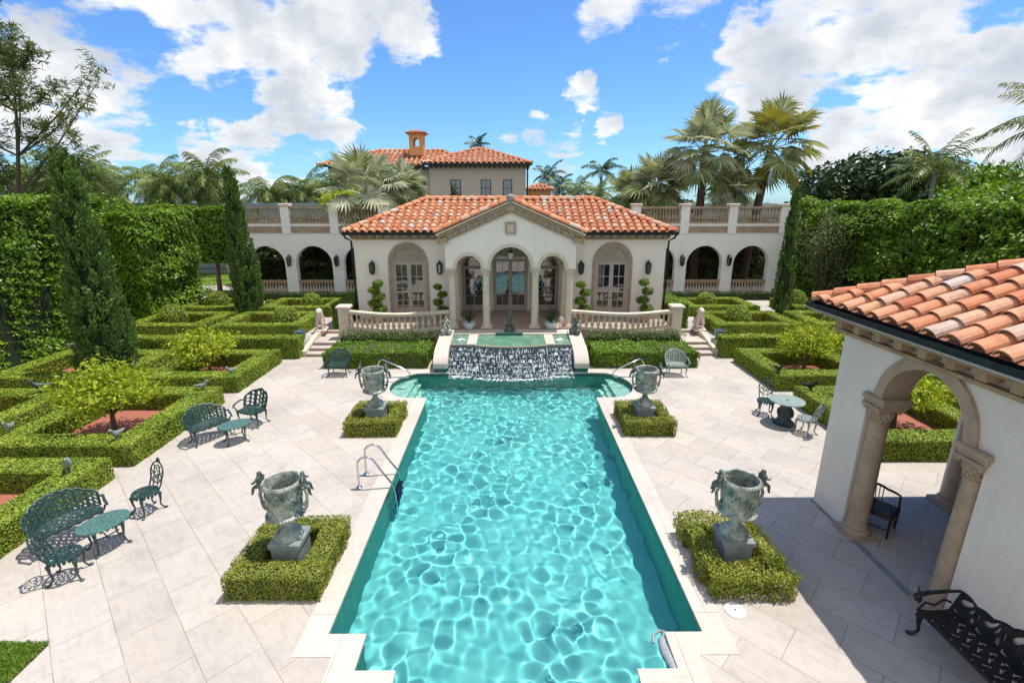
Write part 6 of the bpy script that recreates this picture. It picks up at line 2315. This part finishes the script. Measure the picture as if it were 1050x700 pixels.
plate(bm_, bback, 168, 40, bbh, .018)
bm_.tube([bback(i / 90, 1) for i in range(91)], .02, 6)
for k in range(7):
    bm_.tube([bback(k / 6, j / 6) for j in range(7)], .014, 5)
bm_.build("backrest", M['iron'], bb, True, world=False)
for q in (-1, 1):
    a = MB()
    x = q * W_ / 2
    a.tube([(x, .30, .74), (x + q * .02, .12, .72), (x + q * .02, -.12, .70), (x + q * .02, -.27, .67), (x, -.30, .60), (x, -.25, .56), (x, -.22, .60)], [.02, .026, .03, .034, .03, .022, .012], 7)
    a.tube([(x, -.24, .43), (x, -.16, .55), (x, -.02, .50), (x, .10, .60), (x, .2, .55)], .018, 6)
    a.sphere((x, -.29, .66), .05, 8, 6)
    a.tube([(x, -.27, .69), (x + q * .03, -.30, .82)], [.025, .006], 6)
    a.tube([(x, -.2, .69), (x - q * .03, -.20, .80)], [.022, .006], 6)
    a.build("arm", M['iron'], bb, True, world=False)
    leg(bb, q * (W_ / 2 - .06), -.20, .43, q * .8, -1, M['iron'], r=.028)
    leg(bb, q * (W_ / 2 - .06), .18, .43, q * .8, .8, M['iron'], r=.028)


# wooden armchairs in the pavilion
def wood_chair(label, loc, rz):
    root = thing("wooden_armchair", label, "chair", loc, rz, "dark wooden horseshoe armchairs in the pavilion")
    r_ = .27
    MB().lathe([(.20, .40), (.245, .415), (.25, .445), (.23, .46), (.01, .465)], (0, 0, 0), 4).V
    st = MB().bev((-.26, -.25, .38), (.26, .24, .43), .02)
    st.build("seat", M['wood'], root, world=False)
    MB().bev((-.235, -.225, .431), (.235, .215, .475), .02).build("cushion", M['cushion'], root, world=False)
    arc_ = [(math.cos(a) * .31, math.sin(a) * .30, .70 + .12 * max(0, math.sin(a))) for a in [R(-35 + 250 * i / 20) for i in range(21)]]
    MB().tube(arc_, [.02] + [.024] * 19 + [.02], 7).build("arm_rail", M['wood'], root, True, world=False)
    sp = MB()
    for i in range(4, 17):
        if i in (7, 8, 12, 13):
            continue
        p = arc_[i]
        sp.tube([(p[0] * .82, p[1] * .80, .42), p], .009, 5)
    sp.build("spindles", M['wood'], root, True, world=False)
    for q in (-1, 1):
        MB().tube([(q * .235, -.22, 0), (q * .24, -.22, .42), (q * .27, -.19, .70)], [.02, .022, .018], 7).build("leg", M['wood'], root, True, world=False)
        MB().tube([(q * .25, .25, 0), (q * .235, .22, .42), (q * .22, .22, .80)], [.02, .022, .018], 7).build("leg", M['wood'], root, True, world=False)
    s_ = MB()
    for a, b in (((-.237, -.22, .22), (.237, -.22, .22)), ((-.242, .235, .2), (.242, .235, .2)), ((-.24, -.22, .16), (-.245, .24, .16)), ((.24, -.22, .16), (.245, .24, .16))):
        s_.tube([a, b], .012, 5)
    s_.build("stretcher", M['wood'], root, True, world=False)


wood_chair("dark wooden horseshoe armchair between the pavilion arch columns", (7.06, 7.98, .004), R(38))
wood_chair("dark wooden armchair half hidden behind the pavilion's right arch column", (9.0, 7.75, .004), R(-60))

# =================================================================== POOL LADDER, RAILS, CLEANER
ld = thing("pool_ladder", "polished steel pool ladder with two hooped rails on the left edge", "ladder", (-3.25, 9.7, 0))
for y in (9.42, 9.98):
    pts = [(-3.27, y, .0)] + [(-3.27, y, .55)] + [(-3.27 + .20 * (1 - math.cos(a)), y, .55 + .20 * math.sin(a)) for a in [R(20 * i) for i in range(1, 8)]]
    pts += [(-2.74, y, .38), (-2.56, y, .12), (-2.50, y, -.15), (-2.48, y, -1.1)]
    MB().tube(pts, .024, 8).build("rail", M['steel'], ld, True)
    MB().lathe([(.065, .008), (.065, .025), (.03, .05)], (-3.27, y, 0), 12).build("flange", M['steel'], ld, True)
for z in (-.22, -.50, -.78):
    MB().bev((-2.55, 9.43, z - .02), (-2.43, 9.97, z + .02), .01).build("tread", M['cushion'], ld)
for s in (-1, 1):
    sd = "left" if s < 0 else "right"
    hr = thing("grab_rail", f"bent steel grab rail beside the {sd} round pool steps", "rail", (XA + s * 4.3, 16.0, 0))
    x = lambda d: XA + s * d
    MB().tube([(x(4.62), 16.1, .006), (x(4.62), 16.1, .62), (x(4.57), 16.1, .74), (x(4.45), 16.08, .80), (x(4.0), 16.0, .62), (x(3.62), 15.9, .46), (x(3.50), 15.88, .36), (x(3.50), 15.88, .26), (x(3.62), 15.9, .20), (x(4.2), 16.0, .16), (x(4.58), 16.08, .12)], .024, 8).build("tube", M['steel'], hr, True)
    MB().lathe([(.07, .006), (.07, .02), (.03, .05)], (x(4.62), 16.1, 0), 12).build("flange", M['steel'], hr, True)
cl = thing("pool_cleaner", "grey ribbed pool cleaner floating by the near right pool corner", "pool cleaner", (2.12, 5.35, -.1))
b = MB()
pts = [(2.22 - .02 * math.sin(i * .5), 5.62 - .056 * i, -.085) for i in range(12)]
b.tube(pts, [.05 + (.012 if i % 2 else 0) + .02 * math.sin(i / 11 * PI) for i in range(12)], 10)
b.build("float_body", M['hose'], cl, True)
h = MB().tube([(2.22, 5.60, -.05), (2.26, 5.66, .0), (2.20, 5.70, -.02), (2.10, 5.66, -.06), (2.08, 5.56, -.10)], .025, 8)
h.build("hose_loop", M['hose'], cl, True)
dsc = thing("skimmer_lid", "round white skimmer lid in the paving near the right urn hedge", "lid", (3.46, 6.03, .005))
MB().lathe([(.155, 0), (.155, .008), (.145, .012), (.01, .013)], (0, 0, 0), 28).build("cover", M['white'], dsc, world=False)
MB().lathe([(.016, .013), (.016, .017)], (0, 0, 0), 8).build("screw", M['iron'], dsc, world=False)

# =================================================================== STATUES
lion_V = [(0, .22, .16), (0, .14, .30), (0, .02, .44), (0, -.08, .56), (0, -.12, .70), (0, -.22, .70), (0, -.30, .66),
          (.09, -.10, .42), (.10, -.16, .22), (.10, -.17, .05), (.10, -.24, .03), (-.09, -.10, .42), (-.10, -.16, .22), (-.10, -.17, .05), (-.10, -.24, .03),
          (.13, .16, .20), (.16, .02, .22), (.15, .12, .06), (.15, -.04, .03), (-.13, .16, .20), (-.16, .02, .22), (-.15, .12, .06), (-.15, -.04, .03),
          (0, .34, .08), (.08, .40, .20), (.075, -.10, .80), (-.075, -.10, .80)]
lion_E = [(0, 1), (1, 2), (2, 3), (3, 4), (4, 5), (5, 6), (2, 7), (7, 8), (8, 9), (9, 10), (2, 11), (11, 12), (12, 13), (13, 14), (0, 15), (15, 16), (16, 17), (17, 18), (0, 19), (19, 20), (20, 21), (21, 22), (0, 23), (23, 24), (4, 25), (4, 26)]
lion_R = [.14, .16, .15, .13, .13, .085, .06, .06, .05, .045, .045, .06, .05, .045, .045, .09, .075, .05, .045, .09, .075, .05, .045, .035, .025, .035, .035]


def lion(name, label, loc, rz, mat, k, base=True):
    root = thing(name, label, "statue", loc, rz)
    me = skin_mesh("body", [(x * k, y * k, (z + .06) * k) for x, y, z in lion_V], lion_E, [r * k for r in lion_R], mat, 1)
    link_mesh("body", me, root)
    if base:
        MB().bev((-.22 * k, -.32 * k, 0), (.22 * k, .36 * k, .07 * k), .01).build("base", mat, root, world=False)
    mn = MB()
    rr_ = random.Random(1)
    for i in range(26):
        a = rr_.uniform(0, 6.28)
        mn.sphere((math.cos(a) * .10 * k, (-.05 + rr_.uniform(-.04, .05)) * k, (.74 + math.sin(a) * .11) * k), .032 * k, 6, 4)
    mn.build("mane", mat, root, True, world=False)
    return root


lion("dog_statue", "pinkish stone seated beast statue at the top of the left garden steps' kerb", (XA - 8.41, 21.05, .56), R(10), M['pinkstone'], 1.15)
lion("dog_statue", "pinkish stone seated beast statue at the top of the right garden steps' kerb", (XA + 8.41, 21.05, .56), R(-10), M['pinkstone'], 1.15)


def seated_figure(label, loc, rz, mat, k, name="cherub_statue"):
    root = thing(name, label, "statue", loc, rz)
    me = figure_mesh("body", mat, "putto", k)
    o = link_mesh("body", me, root)
    o.location = (0, 0, .12)
    rk = MB()
    rk.sphere((0, .04, .16), .20, 9, 6, (1, .9, .95))
    rk.sphere((.1, -.1, .08), .13, 8, 5)
    rk.sphere((-.12, -.06, .08), .14, 8, 5)
    rk.build("rock", mat, root, True, world=False)


seated_figure("pale weathered cherub statue on top of the left cascade wall", (XA - 2.60, 19.0, .955), R(15), M['bronze'], .62)
seated_figure("dark cherub statue on top of the right cascade wall", (XA + 2.60, 19.0, .955), R(-15), M['darkbronze'], .62)
fig = thing("fountain_statue", "dark green standing boy statue at the head of the cascade, centre of the porch", "statue", (XA - .05, 19.72, TZ + .035))
MB().lathe([(.24, 0), (.24, .08), (.18, .10), (.16, .22), (.20, .25)], (0, 0, 0), 10).build("pedestal", M['darkbronze'], fig, True, world=False)
o = link_mesh("body", figure_mesh("body", M['darkbronze'], "stand", .78), fig)
o.location = (0, 0, .24)
ss_ = MB().box((XA - .62, 19.26, TZ - .02), (XA + .48, 19.42, TZ + .07))
props(ss_.build("spout_block", M['waterline']), "dark tiled spout block at the back of the central basin", "spout")
pf_ = thing("porch_figure", "small pinkish figure standing beside the right potted plant on the porch", "statue", (XA + 2.13, 20.08, TZ + .035))
link_mesh("body", figure_mesh("body", M['pinkstone'], "stand", .62), pf_)
# blue glazed pots at the hedge corners by the steps
for s in (-1, 1):
    sd = "left" if s < 0 else "right"
    p = thing("glazed_pot", f"slate blue glazed pot at the corner of the hedge beside the {sd} garden steps", "pot", (XA + s * 8.78, 19.72, UZ))
    MB().lathe([(.13, 0), (.17, .05), (.21, .22), (.225, .34), (.24, .36), (.235, .40), (.19, .40), (.17, .35), (.02, .34)], (0, 0, 0), 18).build("body", M['bluepot'], p, True, world=False)

# birds on the hedge tops
bird_V = [(0, .02, .14), (0, -.06, .18), (0, -.10, .25), (0, -.13, .31), (0, -.19, .30), (0, .14, .15), (0, .27, .17), (.03, .0, .05), (.03, -.03, 0), (-.03, .0, .05), (-.03, -.03, 0)]
bird_E = [(0, 1), (1, 2), (2, 3), (3, 4), (0, 5), (5, 6), (0, 7), (7, 8), (0, 9), (9, 10)]
bird_R = [.075, .07, .035, .04, .012, .05, .02, .014, .012, .014, .012]
BM = {k: skin_mesh("bird", bird_V, bird_E, bird_R, M[k], 1) for k in ('paleiron', 'verdigris', 'iron')}
for x, y, rz, mt, k, lab in ((-9.3, 9.25, 40, 'paleiron', 1.15, "pale metal bird figure on the hedge behind the large shell settee"),
                             (-9.25, 13.9, 100, 'paleiron', 1.0, "pale metal bird figure on the back right corner of the second left hedge square"),
                             (-9.2, 15.35, -30, 'paleiron', .9, "grey bird figure at the front of the far left hedge square, below its tree"),
                             (-12.9, 16.0, 60, 'paleiron', .9, "grey bird figure on the hedge just right of the big cypress's foot"),
                             (-14.0, 13.75, -50, 'verdigris', 1.35, "teal bird figure with raised wings on the hedge at the left edge"),
                             (-9.4, 10.7, 0, 'paleiron', 1.0, "bird figure on the hedge top under the leaning tree's trunk"),
                             (-12.35, 11.1, 20, 'paleiron', 1.0, "pale bird figure on the hedge at the left picture edge"),
                             (9.0, 15.3, 10, 'iron', 1.05, "black bird figure on the hedge in front of the bright round tree"),
                             (9.15, 13.75, 60, 'iron', 1.05, "black and grey bird figure on the hedge just above the round iron table")):
    o = link_mesh("bird_statue", BM[mt])
    o.location = (x, y, HH - .01)
    o.rotation_euler = (0, 0, R(rz))
    o.scale = (k, k, k)
    props(o, lab, "statue")
